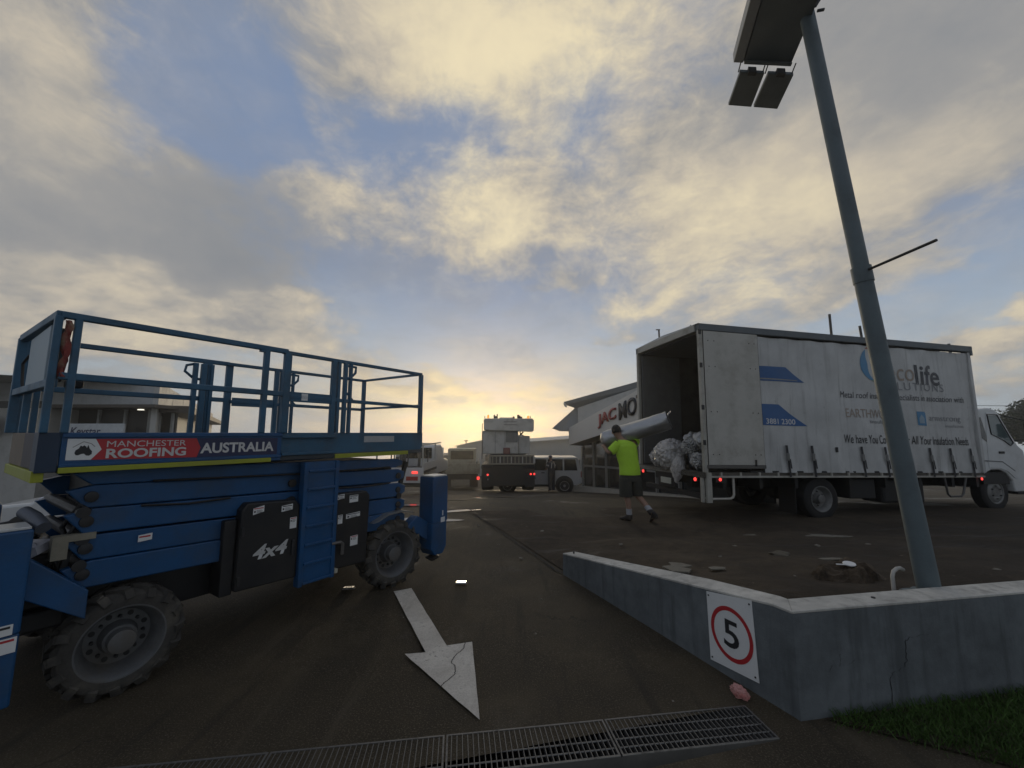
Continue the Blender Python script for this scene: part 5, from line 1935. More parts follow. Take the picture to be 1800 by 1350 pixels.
for k in range(16):
    x, y, h_ = rt.uniform(-.85, .8), rt.uniform(.2, 1.9), rt.uniform(.2, .75)
    to_ = MB().bar((0, 0, 0), (rt.uniform(-.08, .08), 0, h_), rt.uniform(.03, .10)).build('tool', toolm)
    to_.location = ute_m @ Vector((x, y, .9))
    to_.rotation_euler = ute.rotation_euler
    tag(to_, 'upright tool or tube standing in the tray of the white ute', 'tool', 'tools standing in the ute tray')
# small orange traffic cone beside it
cn = thing('traffic_cone', 'orange traffic cone standing beside the white tray ute', 'traffic cone', (-3.02, 16.6, gz(-3.02, 16.6)))
orange = mat('cone_orange', (.55, .12, .03), .6, 0, .15)
MB().bb(-.19, .19, -.19, .19, 0, .03).build('cone_base', orange, cn, .008)
MB().lathe([(.03, .14), (.70, .03), (.71, .001)], (0, 0, 0), 'z', 20).build('cone_body', orange, cn, smooth=True)

# pale flatbed truck beyond
FX, FY = -3.05, 24.0
fb = thing('flatbed_truck', 'pale dusty flatbed truck parked beside the crane', 'truck', (FX, FY, gz(FX, FY)), (0, 0, R(6)))
beige = mat('flatbed_beige', (.30, .28, .22), .6, 0, .12, 2, dirt=(.16, .14, .11), dirt_amt=.6)
MB().bb(-1.15, 1.15, .0, 4.5, .95, 1.08).build('tray_floor', beige, fb, .01)
MB().bb(-1.15, 1.15, -.03, .02, 1.08, 1.55).build('tailboard', beige, fb, .01)
for s in (-1, 1):
    MB().bb(s * 1.13, s * 1.15, .03, 4.5, 1.08, 1.55).build('drop_side', beige, fb, .01)
    MB().bb(s * 1.05 - .08, s * 1.05 + .08, -.05, -.02, .62, .78).build('tail_light', red_lit if s > 0 else red_lens, fb, .01)
    MB().bb(s * .8 - .25, s * .8 + .25, .4, .43, .15, .9).build('mud_flap', cdk, fb)
    for yv in (1.4, 5.2):
        w_ = wheel(fb, (0, 0, 0), .42, .3, 1, tyre_t, rim_t, seg=24)
        w_.location = (s * .85, yv, .42)
        w_.rotation_euler = (0, 0, R(-90 * s))
for k in range(4):
    MB().bb(-1.0 + k * .62, -.92 + k * .62, -.045, -.031, 1.09, 1.54).build('tailboard_rib', beige, fb)
MB().bb(-.9, .9, .1, 6.0, .62, .945).build('chassis', cdk, fb)
vprism('cab', [(4.6, .7), (4.6, 2.25), (5.9, 2.25), (6.3, 1.5), (6.35, .6)], -1.0, 1.0, beige, fb, .06)
MB().bb(-.8, .8, 4.585, 4.6, 1.5, 2.1).build('rear_window', glass_dk, fb)

# white sedan far left behind the lift
SX2, SY2 = -13.3, 10.9
sed = thing('sedan_car', 'white sedan parked behind the rear end of the blue lift', 'car', (SX2, SY2, gz(SX2, SY2) + .01), (0, 0, R(-72)))
vprism('body', [(.0, .55), (.05, .95), (.9, 1.02), (1.5, 1.40), (2.0, 1.46), (2.9, 1.44), (3.7, 1.02), (4.5, .85), (4.6, .45), (.1, .35)], -.88, .88, mat('sedan_white', (.60, .60, .58), .3, 0, .05, coat=.5), sed, .07)
for s in (-1, 1):
    x0_ = s * .883
    MB().prism([(1.15, 1.03), (1.62, 1.36), (2.15, 1.39), (2.15, 1.03)], (x0_, 0, 0), (0, 1, 0), (0, 0, 1), (s * .004, 0, 0)).build('side_window', glass_dk, sed)
    MB().prism([(2.22, 1.03), (2.22, 1.39), (2.85, 1.37), (3.45, 1.03)], (x0_, 0, 0), (0, 1, 0), (0, 0, 1), (s * .004, 0, 0)).build('side_window', glass_dk, sed)
    MB().tube([(x0_, 1.0, 1.04), (x0_, 1.6, 1.395), (x0_, 2.2, 1.425), (x0_, 2.9, 1.40), (x0_, 3.5, 1.06)], .018, 6).build('chrome_trim', mat('chrome', (.7, .7, .7), .15, 1.), sed, smooth=True)
    for yv in (.85, 3.65):
        MB().lathe([(0, .38), (.006, .38)], (x0_, yv, .36), 'x', 24).build('wheel_arch', cdk, sed)
        w_ = wheel(sed, (0, 0, 0), .32, .2, 1, tyre_t, MATS['alloy'], seg=24, rim_r=.66, dish=.02, nuts=5)
        w_.location = (s * .80, yv, .32)
        w_.rotation_euler = (0, 0, R(-90 * s))

# ================================================================== BUILDINGS
clad = mat('cladding_grey', (.40, .41, .41), .6, 0, .08, .6, dirt=(.22, .22, .21), dirt_amt=.4)
clad_l = mat('cladding_pale', (.48, .47, .44), .6, 0, .06, .6, dirt=(.32, .31, .28), dirt_amt=.4)
brown = mat('fascia_brown', (.075, .062, .050), .6, 0, .12, 1)
dark_in = mat('shop_dark', (.030, .031, .030), .5, 0, .3, 1)
# --- showroom at left
G0 = -1.75
kb = thing('showroom_building', 'big grey flat roofed showroom with a dark recessed shopfront behind the lift', 'building', (-15.36, 17, G0))
kx = Vector((-1, .0, 0))
side = Vector((-.553, .833, 0))
ht = 5.62
for i in range(5):
    x1_ = -.0 - i * 5.2
    MB().bb(x1_ - 5.19, x1_ - .01, .0, .25, 4.52, ht + .06 * i).build('upper_panel', clad, kb, .01)
MB().bb(-26, -4.6, -.02, -.001, 4.50, 4.80).build('dark_band', dark_in, kb)
MB().bb(-26, -4.6, .02, .25, -2.0, 4.50).build('lower_wall', clad_l, kb)
MB().bb(-4.55, .05, 1.2, 1.3, -2.0, 4.5).build('shopfront_glass', dark_in, kb)
for x in (-4.5, -3.4, -2.2, -1.1, -.05):
    MB().bb(x - .05, x + .05, 1.1, 1.195, -2.0, 4.5).build('mullion', clad, kb)
MB().bb(-4.6, .4, -.35, 1.3, 4.50, 4.64).build('soffit', brown, kb, .01)
MB().bb(-4.62, -4.4, -.1, 1.3, -2., 4.5).build('recess_pier', clad_l, kb)
MB().lathe([(0, .12), (.03, .10)], (-.85, .4, 4.44), 'z', 16).build('ceiling_lamp', mat('lamp_lit', (.8, .78, .7), .4, emit=(1, .95, .8), estr=1.6), kb)
n_side = Vector((.833, .553, 0))
sw = MB()
sw.prism([(0, -4), (34, -4), (34, ht - .02), (0, ht - .02)], (0, .26, 0), side, (0, 0, 1), n_side * -.2)
sw.build('side_wall', clad_l, kb)
for k in range(1, 8):
    MB().prism([(k * 4 - .02, .1), (k * 4 + .02, .1), (k * 4 + .02, ht - .1), (k * 4 - .02, ht - .1)], (0, .26, 0), side, (0, 0, 1), n_side * .012).build('panel_joint', clad, kb)
MB().prism([(.3, 4.35), (34, 4.35), (34, 4.66), (.3, 4.66)], Vector((0, .26, 0)) + n_side * .0, side, (0, 0, 1), n_side * 1.1).build('awning', brown, kb, .01)
for k in range(6):
    MB().prism([(.9 + k * 5, .0), (5.0 + k * 5, .0), (5.0 + k * 5, 4.2), (.9 + k * 5, 4.2)], (0, .26, 0), side, (0, 0, 1), n_side * .03).build('roller_door', mat('door_pale', (.52, .53, .50), .6, 0, .05), kb)
MB().prism([(0, ht - .02), (34, ht - .02), (34, ht), (0, ht)], (0, .26, 0), side, (0, 0, 1), n_side * -9).build('roof', clad, kb)
ks = thing('shop_sign', 'white rectangular shop sign with dark Keystar lettering behind the lift rails', 'sign', (-17.2, 16.45, 1.13))
MB().bb(-1.25, 1.25, 0, .08, -.05, .95).build('sign_panel', mat('sign_pale', (.50, .52, .53), .5), ks, .01)
for x in (-1.0, 1.0):
    MB().bb(x - .05, x + .05, .09, .17, -3.0, .9).build('sign_post', steel_dk, ks)
text('Keystar', ink_blue, ks, (-.92, -.004, .38), U, W3, 1.25, .42, bold=.02, shear=.15)
rs_ = thing('round_sign', 'round blue and white sign on a post at the edge of the showroom', 'sign', (-21.75, 16.6, -1.7))
MB().tube([(0, .08, 0), (0, .08, 3.9)], .05, 10).build('sign_post', steel_dk, rs_)
MB().lathe([(0, .42), (.05, .42)], (0, -.01, 3.72), 'y', 32).build('sign_disc', mat('sign_blue', (.02, .06, .2), .5), rs_)
MB().lathe([(-.008, .32), (-.001, .32)], (0, -.011, 3.72), 'y', 32).build('disc_face', MATS['sign_pale'], rs_)
MB().bb(-.16, .16, -.024, -.020, 3.64, 3.80).build('disc_emblem', MATS['sign_blue'], rs_)

# --- sheds beyond the crane
sh = thing('shed', 'pale grey steel shed beyond the flatbed truck, roof sloping up', 'building', (-4.9, 45, -1.8))
MB().prism([(-1.35, -2.5), (1.6, -2.5), (1.6, 2.62), (-1.28, 2.02)], (0, 0, 0), (1, 0, 0), (0, 0, 1), (0, 14, 0)).build('wall', mat('shed_grey', (.34, .35, .34), .6, 0, .06, .5), sh)
MB().prism([(-1.45, 2.0), (1.65, 2.645), (1.65, 2.72), (-1.45, 2.07)], (0, -.2, 0), (1, 0, 0), (0, 0, 1), (0, 14.4, 0)).build('roof', clad, sh)
MB().tube([(-.35, 1, 2.2), (-.35, 1, 2.65)], .05, 8).bb(-.55, -.15, .98, 1.02, 2.55, 2.66).build('roof_vent', steel_dk, sh)
MB().bb(-.9, .9, -.02, -.001, .0, 1.5).build('roller_door', clad_l, sh)
sh2 = thing('warehouse', 'long low pale warehouse between the crane and the showroom eaves', 'building', (1.6, 42, -1.8))
MB().prism([(0, -2.5), (9, -2.5), (9, 3.15), (0, 2.50)], (0, 0, 0), (1, 0, 0), (0, 0, 1), (0, 18, 0)).build('wall', MATS['shed_grey'], sh2)
MB().prism([(-.1, 2.505), (9.1, 3.17), (9.1, 3.27), (-.1, 2.60)], (0, -.3, 0), (1, 0, 0), (0, 0, 1), (0, 18.5, 0)).build('roof', clad, sh2)
for k in range(5):
    MB().bb(.9 + k * 1.7, .95 + k * 1.7, -.02, -.001, 0, 2.4).build('panel_joint', clad, sh2)
MB().bb(-14, 14, 0, 6, -3, .75).build('low_block', mat('block_grey', (.10, .10, .10), .7), thing('low_shed', 'dark low shed running along behind the parked vehicles', 'building', (2, 50, -1.8)))

# --- pylon sign
py_ = thing('pylon_sign', 'slim white pylon sign with dark square panels, far away beside the ute', 'sign', (-6.1, 34, -1.66))
for s in (-1, 1):
    MB().bb(s * .20 - .07, s * .20 + .07, -.06, .06, 0, 1.55).build('pylon_leg', white_p, py_, .01)
MB().bb(-.33, .33, -.08, .08, 1.55, 2.15).build('pylon_head', white_p, py_, .01)
for (x0_, x1_, z0_, z1_) in ((-.20, .20, 1.68, 2.02), (-.30, -.10, .95, 1.30), (.08, .34, .95, 1.40)):
    MB().bb(x0_, x1_, -.10, -.085, z0_, z1_).build('sign_square', dark_in, py_)

# --- dealership at right
jb_ = thing('dealership_building', 'white dealership with a rising wedge fascia over a dark glass shopfront', 'building', (3.4, 20.5, -1.35))
JO = Vector((3.4, 20.5, -1.35))
J = lambda x, y, z: Vector((x, y, z)) - JO
fdir = Vector((4.46 - 2.90, 14.65 - 20.5, 0))
far_l, far_r = Vector((2.90, 20.5, 0)), Vector((4.46, 14.65, 0))
ext = 1.55
fr2 = far_l + fdir * ext
zT = lambda t_: 1.96 + (3.18 - 1.96) * t_
zB = lambda t_: 1.09 + (2.03 - 1.09) * t_
inn = Vector((.965, .26, 0))
white_f = mat('fascia_white', (.60, .57, .52), .55, 0, .06, .7)
fb_ = MB()


def loft(name, A_, B_, m_, parent):
    b_ = MB()
    a = [b_.bm.verts.new(p) for p in A_]
    c = [b_.bm.verts.new(p) for p in B_]
    b_.bm.faces.new(a)
    b_.bm.faces.new(c[::-1])
    for i in range(len(a)):
        b_.bm.faces.new((a[i], c[i], c[(i + 1) % len(a)], a[(i + 1) % len(a)]))
    return b_.build(name, m_, parent)


fascia = loft('fascia', [J(far_l.x, far_l.y, zB(0)), J(fr2.x, fr2.y, zB(ext)), J(fr2.x, fr2.y, zT(ext)), J(far_l.x, far_l.y, zT(0))],
              [J(*(far_l + inn * .3).to_2d(), zB(0)), J(*(fr2 + inn * .3).to_2d(), zB(ext)), J(*(fr2 + inn * .3).to_2d(), zT(ext)), J(*(far_l + inn * .3).to_2d(), zT(0))], white_f, jb_)
soff = mat('soffit_grey', (.10, .10, .095), .7, 0, .1)
loft('soffit', [J(*(far_l + inn * .02).to_2d(), zB(0) - .005), J(*(fr2 + inn * .02).to_2d(), zB(ext) - .005), J(*(fr2 + inn * 1.6).to_2d(), zB(ext) - .1), J(*(far_l + inn * 1.6).to_2d(), zB(0) - .1)],
     [J(*(far_l + inn * .02).to_2d(), zB(0) + .02), J(*(fr2 + inn * .02).to_2d(), zB(ext) + .02), J(*(fr2 + inn * 1.6).to_2d(), zB(ext) + .0), J(*(far_l + inn * 1.6).to_2d(), zB(0) + .0)], soff, jb_)
# shopfront behind the canopy
fw0 = far_l + inn * .75
fwall = fdir.normalized()
flen = 11.0
gl0 = J(fw0.x, fw0.y, -1.2)
gp = lambda s, off, z: gl0 + fwall * s + inn * off + Vector((0, 0, z))
loft('shopfront_glass', [gp(0, .0, .25), gp(flen, .0, .9), gp(flen, .0, 4.6), gp(0, .0, 2.2)], [gp(0, .05, .25), gp(flen, .05, .9), gp(flen, .05, 4.6), gp(0, .05, 2.2)], glass_dk, jb_)
for k in range(9):
    s_ = .05 + k * 1.25
    MB().bar(gp(s_, -.05, .1), gp(s_, -.05, 2.2 + s_ * .2), .09, .10).build('mullion', mat('mullion_grey', (.22, .22, .21), .5, .2), jb_)
MB().bar(gp(0, -.04, 1.25), gp(flen, -.04, 1.75), .07, .09).build('transom', MATS['mullion_grey'], jb_)
loft('end_wall', [gp(-.05, .0, -.3), gp(-.05, 6, -.3), gp(-.05, 6, 4.9), gp(-.05, 0, 3.2)], [gp(.15, .0, -.3), gp(.15, 6, -.3), gp(.15, 6, 4.9), gp(.15, 0, 3.2)], white_f, jb_)
loft('column', [gp(-.12, -.55, 2.29), gp(.12, -.55, 2.29), gp(.12, -.35, 2.29), gp(-.12, -.35, 2.29)], [gp(-.12, -.55, 3.2), gp(.12, -.55, 3.2), gp(.12, -.35, 3.2), gp(-.12, -.35, 3.2)], white_f, jb_)
# roof planes: lower gable end and the higher skillion with gutter
roof_m = mat('roof_sheet', (.26, .28, .29), .5, .2, .08, 1)
rb0 = [J(2.10, 20.5, 1.97), J(3.30, 20.5, 3.02), J(5.2, 20.2, 3.30), J(5.2, 20.2, 1.75), J(2.55, 20.5, 1.80)]
loft('lower_roof', rb0, [p + Vector((.3, 3.5, 0)) for p in rb0], roof_m, jb_)
rb1 = [J(2.62, 20.2, 3.26), J(6.4, 16.5, 4.15), J(6.6, 16.5, 3.9), J(3.25, 20.2, 2.93), J(2.70, 20.2, 3.12)]
loft('upper_roof', rb1, [p + Vector((2.5, 4.0, .3)) for p in rb1], roof_m, jb_)
MB().tube([J(2.64, 20.15, 3.20), J(2.70, 20.15, 3.06), J(2.78, 20.15, 3.02)], .05, 8).build('gutter_end', white_f, jb_)
loft('upper_wall', [J(3.3, 20.0, 2.0), J(6.2, 16.0, 2.6), J(6.2, 16.0, 3.9), J(3.3, 20.0, 2.95)], [J(4.3, 21.0, 2.0), J(7.4, 18.0, 2.6), J(7.4, 18.0, 3.9), J(4.3, 21.0, 2.95)], clad_l, jb_)
# lettering along the fascia
fu = Vector((fdir.x, fdir.y, (zT(1) - zT(0)) * .93)).normalized()
fnn = Vector((-inn.x, -inn.y, 0))
fvv = Vector((0, 0, 1))


def fpt(t_, k_):
    p = far_l + fdir * t_
    return J(p.x, p.y, zB(t_) + (zT(t_) - zB(t_)) * k_) + fnn * .012


a_, b__ = fpt(.565, .34), fpt(.565, .80)
text('JAC', mat('letter_red', (.30, .045, .04), .5), jb_, fpt(.545, .26), fpt(.80, .27) - fpt(.545, .26), fvv, (fpt(.80, .27) - fpt(.545, .26)).length, .60, bold=.02, extrude=.05)
text('MOTORS', mat('letter_dark', (.03, .03, .035), .5), jb_, fpt(.84, .27), fpt(1.38, .28) - fpt(.84, .27), fvv, (fpt(1.38, .28) - fpt(.84, .27)).length, .66, bold=.015, extrude=.05)
# step in front of the shop
st_ = thing('concrete_step', 'pale concrete step running in front of the dealership shopfront', 'step', (3.4, 20.5, -1.35))
loft('step', [J(3.15, 20.8, -1.6), J(5.55, 11.8, -.65), J(8.5, 11.8, -.65), J(6.5, 20.8, -1.6)], [J(3.15, 20.8, -.98), J(5.55, 11.8, -.17), J(8.5, 11.8, -.17), J(6.5, 20.8, -.98)], mat('step_concrete', (.34, .31, .26), .85, 0, .12, 2, bump=.2), st_)

# ------------------------------------------------------------------ poles beyond the truck, power line
def mast(x, y, z1_, lean, label, r=.045, tee=False):
    o_ = thing('metal_pole', label, 'pole', (x, y, gz(x, y)))
    MB().tube([(0, 0, -.1), (lean, 0, z1_ - gz(x, y))], r, 8).build('pole_shaft', steel_dk, o_)
    if tee:
        MB().bb(lean - .16, lean + .06, -.04, .04, z1_ - gz(x, y), z1_ - gz(x, y) + .05).build('pole_tip', steel_dk, o_)


mast(12.72, 15.5, 6.42, -.0, 'thin grey pole rising straight above the middle of the truck roof')
mast(14.3, 15.5, 5.94, -.42, 'thin leaning pole rising just behind the lamp post above the truck roof')
mast(17.0, 15.0, 5.10, -.22, 'short leaning pole tip showing above the front end of the truck roof')
mast(8.6, 22.5, 7.6, -.1, 'slim pole with a small tee top above the open tail of the truck', .05, True)
pwl = MB()
for (z1_, z2_) in ((4.35, 4.55), (3.95, 4.02)):
    pts = []
    for i in range(13):
        u_ = i / 12
        pts.append((30 + 42 * u_, 36 - 6 * u_, z1_ + (z2_ - z1_) * u_ - .5 * math.sin(math.pi * u_)))
    pwl.tube(pts, .022, 6)
tag(pwl.build('power_line', ink), 'pair of sagging overhead wires above the truck cab', 'power line')

# ------------------------------------------------------------------ trees
leafm = bpy.data.materials.new('leaves')
leafm.use_nodes = True
t = NT(leafm.node_tree)
b = t.n['Principled BSDF']
oi = t.node('ShaderNodeObjectInfo')
g = t.node('ShaderNodeTexCoord').outputs['Object']
t.put(b.inputs['Base Color'], t.ramp(t.noise(g, 1.3, 4, .6), [(.35, (.022, .034, .016)), (.65, (.060, .080, .032))]))
b.inputs['Roughness'].default_value = .7
b.inputs['Specular IOR Level'].default_value = .2
barkm = mat('tree_bark', (.06, .05, .04), .9, 0, .3, 3)


def tree(x, y, h, r, seed, label, nleaf=5000, group=None):
    rd = random.Random(seed)
    base = gz(x, y)
    o_ = thing('tree', label, 'tree', (x, y, base), group=group)
    tb_ = MB()
    tb_.tube([(0, 0, -.1), (rd.uniform(-.1, .1), 0, h * .3), (rd.uniform(-.2, .2), 0, h * .75)], .1, 8, radii=[h * .035, h * .026, h * .008])
    for k in range(6):
        a = rd.uniform(0, 6.3)
        z = h * rd.uniform(.3, .55)
        tb_.tube([(0, 0, z), (math.cos(a) * r * .4, math.sin(a) * r * .4, z + h * .15), (math.cos(a) * r * .75, math.sin(a) * r * .75, z + h * .28)], .05, 6, radii=[h * .014, h * .009, h * .003])
    tb_.build('trunk', barkm, o_, smooth=True)
    cl_ = []
    for k in range(26):
        a, e = rd.uniform(0, 6.3), rd.uniform(-.35, 1)
        q = rd.uniform(.35, 1.)
        cl_.append((math.cos(a) * math.cos(e) * r * q, math.sin(a) * math.cos(e) * r * q, h * .62 + math.sin(e) * h * .36 * q, r * rd.uniform(.16, .36)))
    vs_, fs_ = [], []
    for k in range(nleaf):
        cx_, cy_, cz2, cr2 = rd.choice(cl_)
        d = Vector((rd.gauss(0, 1), rd.gauss(0, 1), rd.gauss(0, 1))).normalized() * cr2 * rd.random() ** .45
        p = Vector((cx_, cy_, cz2)) + d
        s_ = rd.uniform(.07, .17) * (h / 6) ** .5
        u_ = Vector((rd.gauss(0, 1), rd.gauss(0, 1), rd.gauss(0, .7))).normalized()
        v_ = u_.cross(Vector((rd.gauss(0, 1), rd.gauss(0, 1), rd.gauss(0, 1)))).normalized()
        i = len(vs_)
        vs_ += [p - u_ * s_, p + v_ * s_ * .5, p + u_ * s_, p - v_ * s_ * .5]
        fs_.append((i, i + 1, i + 2, i + 3))
    me_ = bpy.data.meshes.new('crown')
    me_.from_pydata([tuple(v) for v in vs_], [], fs_)
    me_.materials.append(leafm)
    c_2 = bpy.data.objects.new('crown', me_)
    COL.objects.link(c_2)
    c_2.parent = o_
    return o_


tree(46.5, 35, 6.9, 3.6, 1, 'dark bushy tree directly ahead of the truck cab, nearest its windscreen', 16000)
tree(51.0, 36, 7.6, 3.8, 2, 'dark bushy tree at the picture edge beyond the truck cab', 16000)
tree(56, 37, 7.4, 3.6, 3, 'dark tree farther along beyond the truck cab', 6000)
for i, (x, y, h_, r_) in enumerate([(-7.6, 33, 2.0, 1.5), (-5.2, 36, 1.7, 1.3), (-4.1, 37, 1.9, 1.2)]):
    tree(x, y, h_, r_, 20 + i, ['dark leafy shrub just beyond the cab of the white tray ute', 'small dark shrub between the pylon sign and the pale shed', 'low dark shrub in front of the pale shed wall'][i], 2500).name = 'shrub'

# ================================================================== PEOPLE
def skin_body(name, joints, bones, m_, parent, sub=2):
    """one continuous surface grown round a skeleton: joints = {name: (pos, radius)}, first joint is the root"""
    names = list(joints)
    me_ = bpy.data.meshes.new(name)
    me_.from_pydata([joints[n_][0] for n_ in names], [(names.index(a), names.index(b_)) for a, b_ in bones], [])
    o_ = bpy.data.objects.new(name, me_)
    COL.objects.link(o_)
    o_.parent = parent
    sk = o_.modifiers.new('skin', 'SKIN')
    sk.use_smooth_shade = True
    lay = me_.skin_vertices[0].data if me_.skin_vertices else None
    if lay is None:
        o_.data.skin_vertices.new() if hasattr(o_.data.skin_vertices, 'new') else None
        lay = me_.skin_vertices[0].data
    for i, n_ in enumerate(names):
        r = joints[n_][1]
        lay[i].radius = (r, r) if isinstance(r, (int, float)) else r
        lay[i].use_root = (i == 0)
    ss_ = o_.modifiers.new('smooth', 'SUBSURF')
    ss_.levels = sub
    ss_.render_levels = sub
    me_.materials.append(m_)
    return o_


def rings(name, secs, m_, parent, seg=20, wrinkle=0., cap0=False, cap1=False, thick=.006, seed=0):
    """cloth tube through elliptical sections (centre, half width vector, half depth vector)"""
    rd = random.Random(seed)
    b_ = MB()
    prev_ = None
    ph_ = [rd.uniform(0, 6.3) for _ in range(6)]
    secs = [tuple(Vector(q) for q in s_) for s_ in secs]
    nsub = 3
    fine = []
    for A_, B_ in zip(secs, secs[1:]):
        for j in range(nsub):
            fine.append(tuple(p.lerp(q, j / nsub) for p, q in zip(A_, B_)))
    fine.append(secs[-1])
    secs = fine
    seg = seg * 2
    off_ = Vector((seed * 3.1, seed * 1.3, seed * .7))
    for i, (c, hw_, hd_) in enumerate(secs):
        rg_ = []
        for k in range(seg):
            a = 2 * math.pi * k / seg
            p0_ = c + hw_ * math.cos(a) + hd_ * math.sin(a)
            q = 1 + wrinkle * (.6 * math.sin(3 * a + ph_[0] + i * .43) + .4 * math.sin(5 * a + ph_[1] - i * .3))
            q += wrinkle * 3.2 * (abs(mnoise.noise(Vector((p0_.x * 6, p0_.y * 6, p0_.z * 11 + p0_.x * 7)) + off_)) - .22)
            rg_.append(b_.bm.verts.new(c + hw_ * math.cos(a) * q + hd_ * math.sin(a) * q))
        if prev_:
            for k in range(seg):
                b_.bm.faces.new((prev_[k], prev_[(k + 1) % seg], rg_[(k + 1) % seg], rg_[k]))
        elif cap0:
            b_.bm.faces.new(rg_[::-1])
        prev_ = rg_
    if cap1:
        b_.bm.faces.new(prev_)
    o_ = b_.build(name, m_, parent, smooth=True)
    if not (cap0 or cap1):
        so_ = o_.modifiers.new('cloth', 'SOLIDIFY')
        so_.thickness = thick
    ss_ = o_.modifiers.new('smooth', 'SUBSURF')
    ss_.levels = 1
    ss_.render_levels = 1
    return o_


skin = mat('skin', (.26, .15, .10), .55, 0, .12, 8)
hair = mat('hair_dark', (.018, .015, .013), .8, 0, .3, 20, bump=.5, bscale=60)
hivis = mat('hi_vis_yellow', (.36, .60, .03), .75, 0, .12, 5, bump=.35, bscale=14)
short_m = mat('shorts_dark', (.028, .030, .024), .85, 0, .25, 7, bump=.4, bscale=16)
boot = mat('boot_dark', (.025, .020, .018), .75, 0, .3, 10)
sock = mat('sock_grey', (.32, .32, .33), .9, 0, .15, 20)

pr_ = thing('person', 'person in yellow green shirt and dark shorts carrying a silver roll', 'person', (2.23, 7.72, .055), (0, 0, R(8)))
Jn = {
    'pelvis': ((.01, .0, .90), (.15, .105)), 'belly': ((.0, .0, 1.05), (.145, .10)), 'chest': ((-.03, .01, 1.25), (.145, .092)), 'upper': ((-.06, .02, 1.40), (.11, .07)),
    'neck': ((-.13, .05, 1.52), .055), 'skull0': ((-.165, .07, 1.585), (.062, .068)), 'skull1': ((-.20, .08, 1.67), (.078, .092)), 'skull2': ((-.215, .085, 1.745), (.066, .078)), 'crown': ((-.222, .085, 1.785), (.035, .04)),
    'shl': ((-.215, .02, 1.415), .050), 'ell': ((-.37, .05, 1.26), .043), 'wrl': ((-.40, .21, 1.37), .030), 'hal': ((-.40, .27, 1.39), (.040, .018)),
    'shr': ((.125, .03, 1.445), .050), 'elr': ((.24, .17, 1.49), .043), 'wrr': ((.20, .27, 1.64), .030), 'har': ((.18, .30, 1.70), (.040, .018)),
    'hpl': ((-.085, .0, .84), .095), 'knl': ((-.06, .03, .47), .060), 'cal': ((-.045, -.015, .33), .056), 'anl': ((-.03, .0, .10), .038), 'hel': ((-.03, -.03, .05), .036), 'tol': ((-.10, .14, .035), (.040, .028)),
    'hpr': ((.105, .0, .84), .095), 'knr': ((.155, .05, .47), .060), 'car': ((.21, -.10, .37), .055), 'anr': ((.285, -.25, .20), .038), 'her': ((.31, -.29, .185), .034), 'tor': ((.335, -.17, .045), (.040, .028)),
}
# fingers curled round the roll
for s_, h_, base, dirs in (('l', 'hal', Vector((-.40, .27, 1.39)), Vector((.02, .05, .03))), ('r', 'har', Vector((.18, .30, 1.70)), Vector((-.02, .02, .055)))):
    for f in range(4):
        off = Vector(((f - 1.5) * .019, 0, (f - 1.5) * .006))
        ln = (.9, 1.05, 1.0, .8)[f]
        Jn['f%s%d0' % (s_, f)] = (tuple(base + off + dirs * .55 * ln), .0095)
        Jn['f%s%d1' % (s_, f)] = (tuple(base + off + dirs * 1.1 * ln + Vector((.0, .012, -.004))), .0085)
        Jn['f%s%d2' % (s_, f)] = (tuple(base + off + dirs * 1.35 * ln + Vector((.01 if s_ == 'l' else -.012, .026, -.012))), .0075)
    sd_ = 1 if s_ == 'l' else -1
    Jn['t%s0' % s_] = (tuple(base + Vector((sd_ * .035, -.02, .012))), .011)
    Jn['t%s1' % s_] = (tuple(base + Vector((sd_ * .055, .01, .028))), .009)
Bn = [('pelvis', 'belly'), ('belly', 'chest'), ('chest', 'upper'), ('upper', 'neck'), ('neck', 'skull0'), ('skull0', 'skull1'), ('skull1', 'skull2'), ('skull2', 'crown'),
      ('upper', 'shl'), ('shl', 'ell'), ('ell', 'wrl'), ('wrl', 'hal'), ('upper', 'shr'), ('shr', 'elr'), ('elr', 'wrr'), ('wrr', 'har'),
      ('pelvis', 'hpl'), ('hpl', 'knl'), ('knl', 'cal'), ('cal', 'anl'), ('anl', 'hel'), ('hel', 'tol'), ('pelvis', 'hpr'), ('hpr', 'knr'), ('knr', 'car'), ('car', 'anr'), ('anr', 'her'), ('her', 'tor')]
for s_, h_ in (('l', 'hal'), ('r', 'har')):
    for f in range(4):
        Bn += [(h_, 'f%s%d0' % (s_, f)), ('f%s%d0' % (s_, f), 'f%s%d1' % (s_, f)), ('f%s%d1' % (s_, f), 'f%s%d2' % (s_, f))]
    Bn += [(h_, 't%s0' % s_), ('t%s0' % s_, 't%s1' % s_)]
skin_body('body', Jn, Bn, skin, pr_)
V3 = Vector
# hair, ears, face (turned away)
hb_ = MB()
bmesh.ops.create_uvsphere(hb_.bm, u_segments=20, v_segments=14, radius=1)
for v in list(hb_.bm.verts):
    v.co = V3((v.co.x * .088, v.co.y * .102, v.co.z * .10)) * (1 + .03 * math.sin(v.co.x * 9 + v.co.z * 7))
bmesh.ops.delete(hb_.bm, geom=[v for v in hb_.bm.verts if v.co.z < -.065 or (v.co.y > .055 and v.co.z < .045)], context='VERTS')
ho = hb_.build('hair', hair, pr_, smooth=True)
ho.location = (-.203, .076, 1.705)
ho.rotation_euler = (-.15, -.12, 0)
for s in (-1, 1):
    e_ = MB().lathe([(-.012, .012), (0, .026), (.010, .022), (.012, .001)], (0, 0, 0), 'x', 12).build('ear', skin, pr_, smooth=True)
    e_.location = (-.195 + s * .083, .085, 1.655)
    e_.scale = (1, .8, 1.25)
fc = MB()
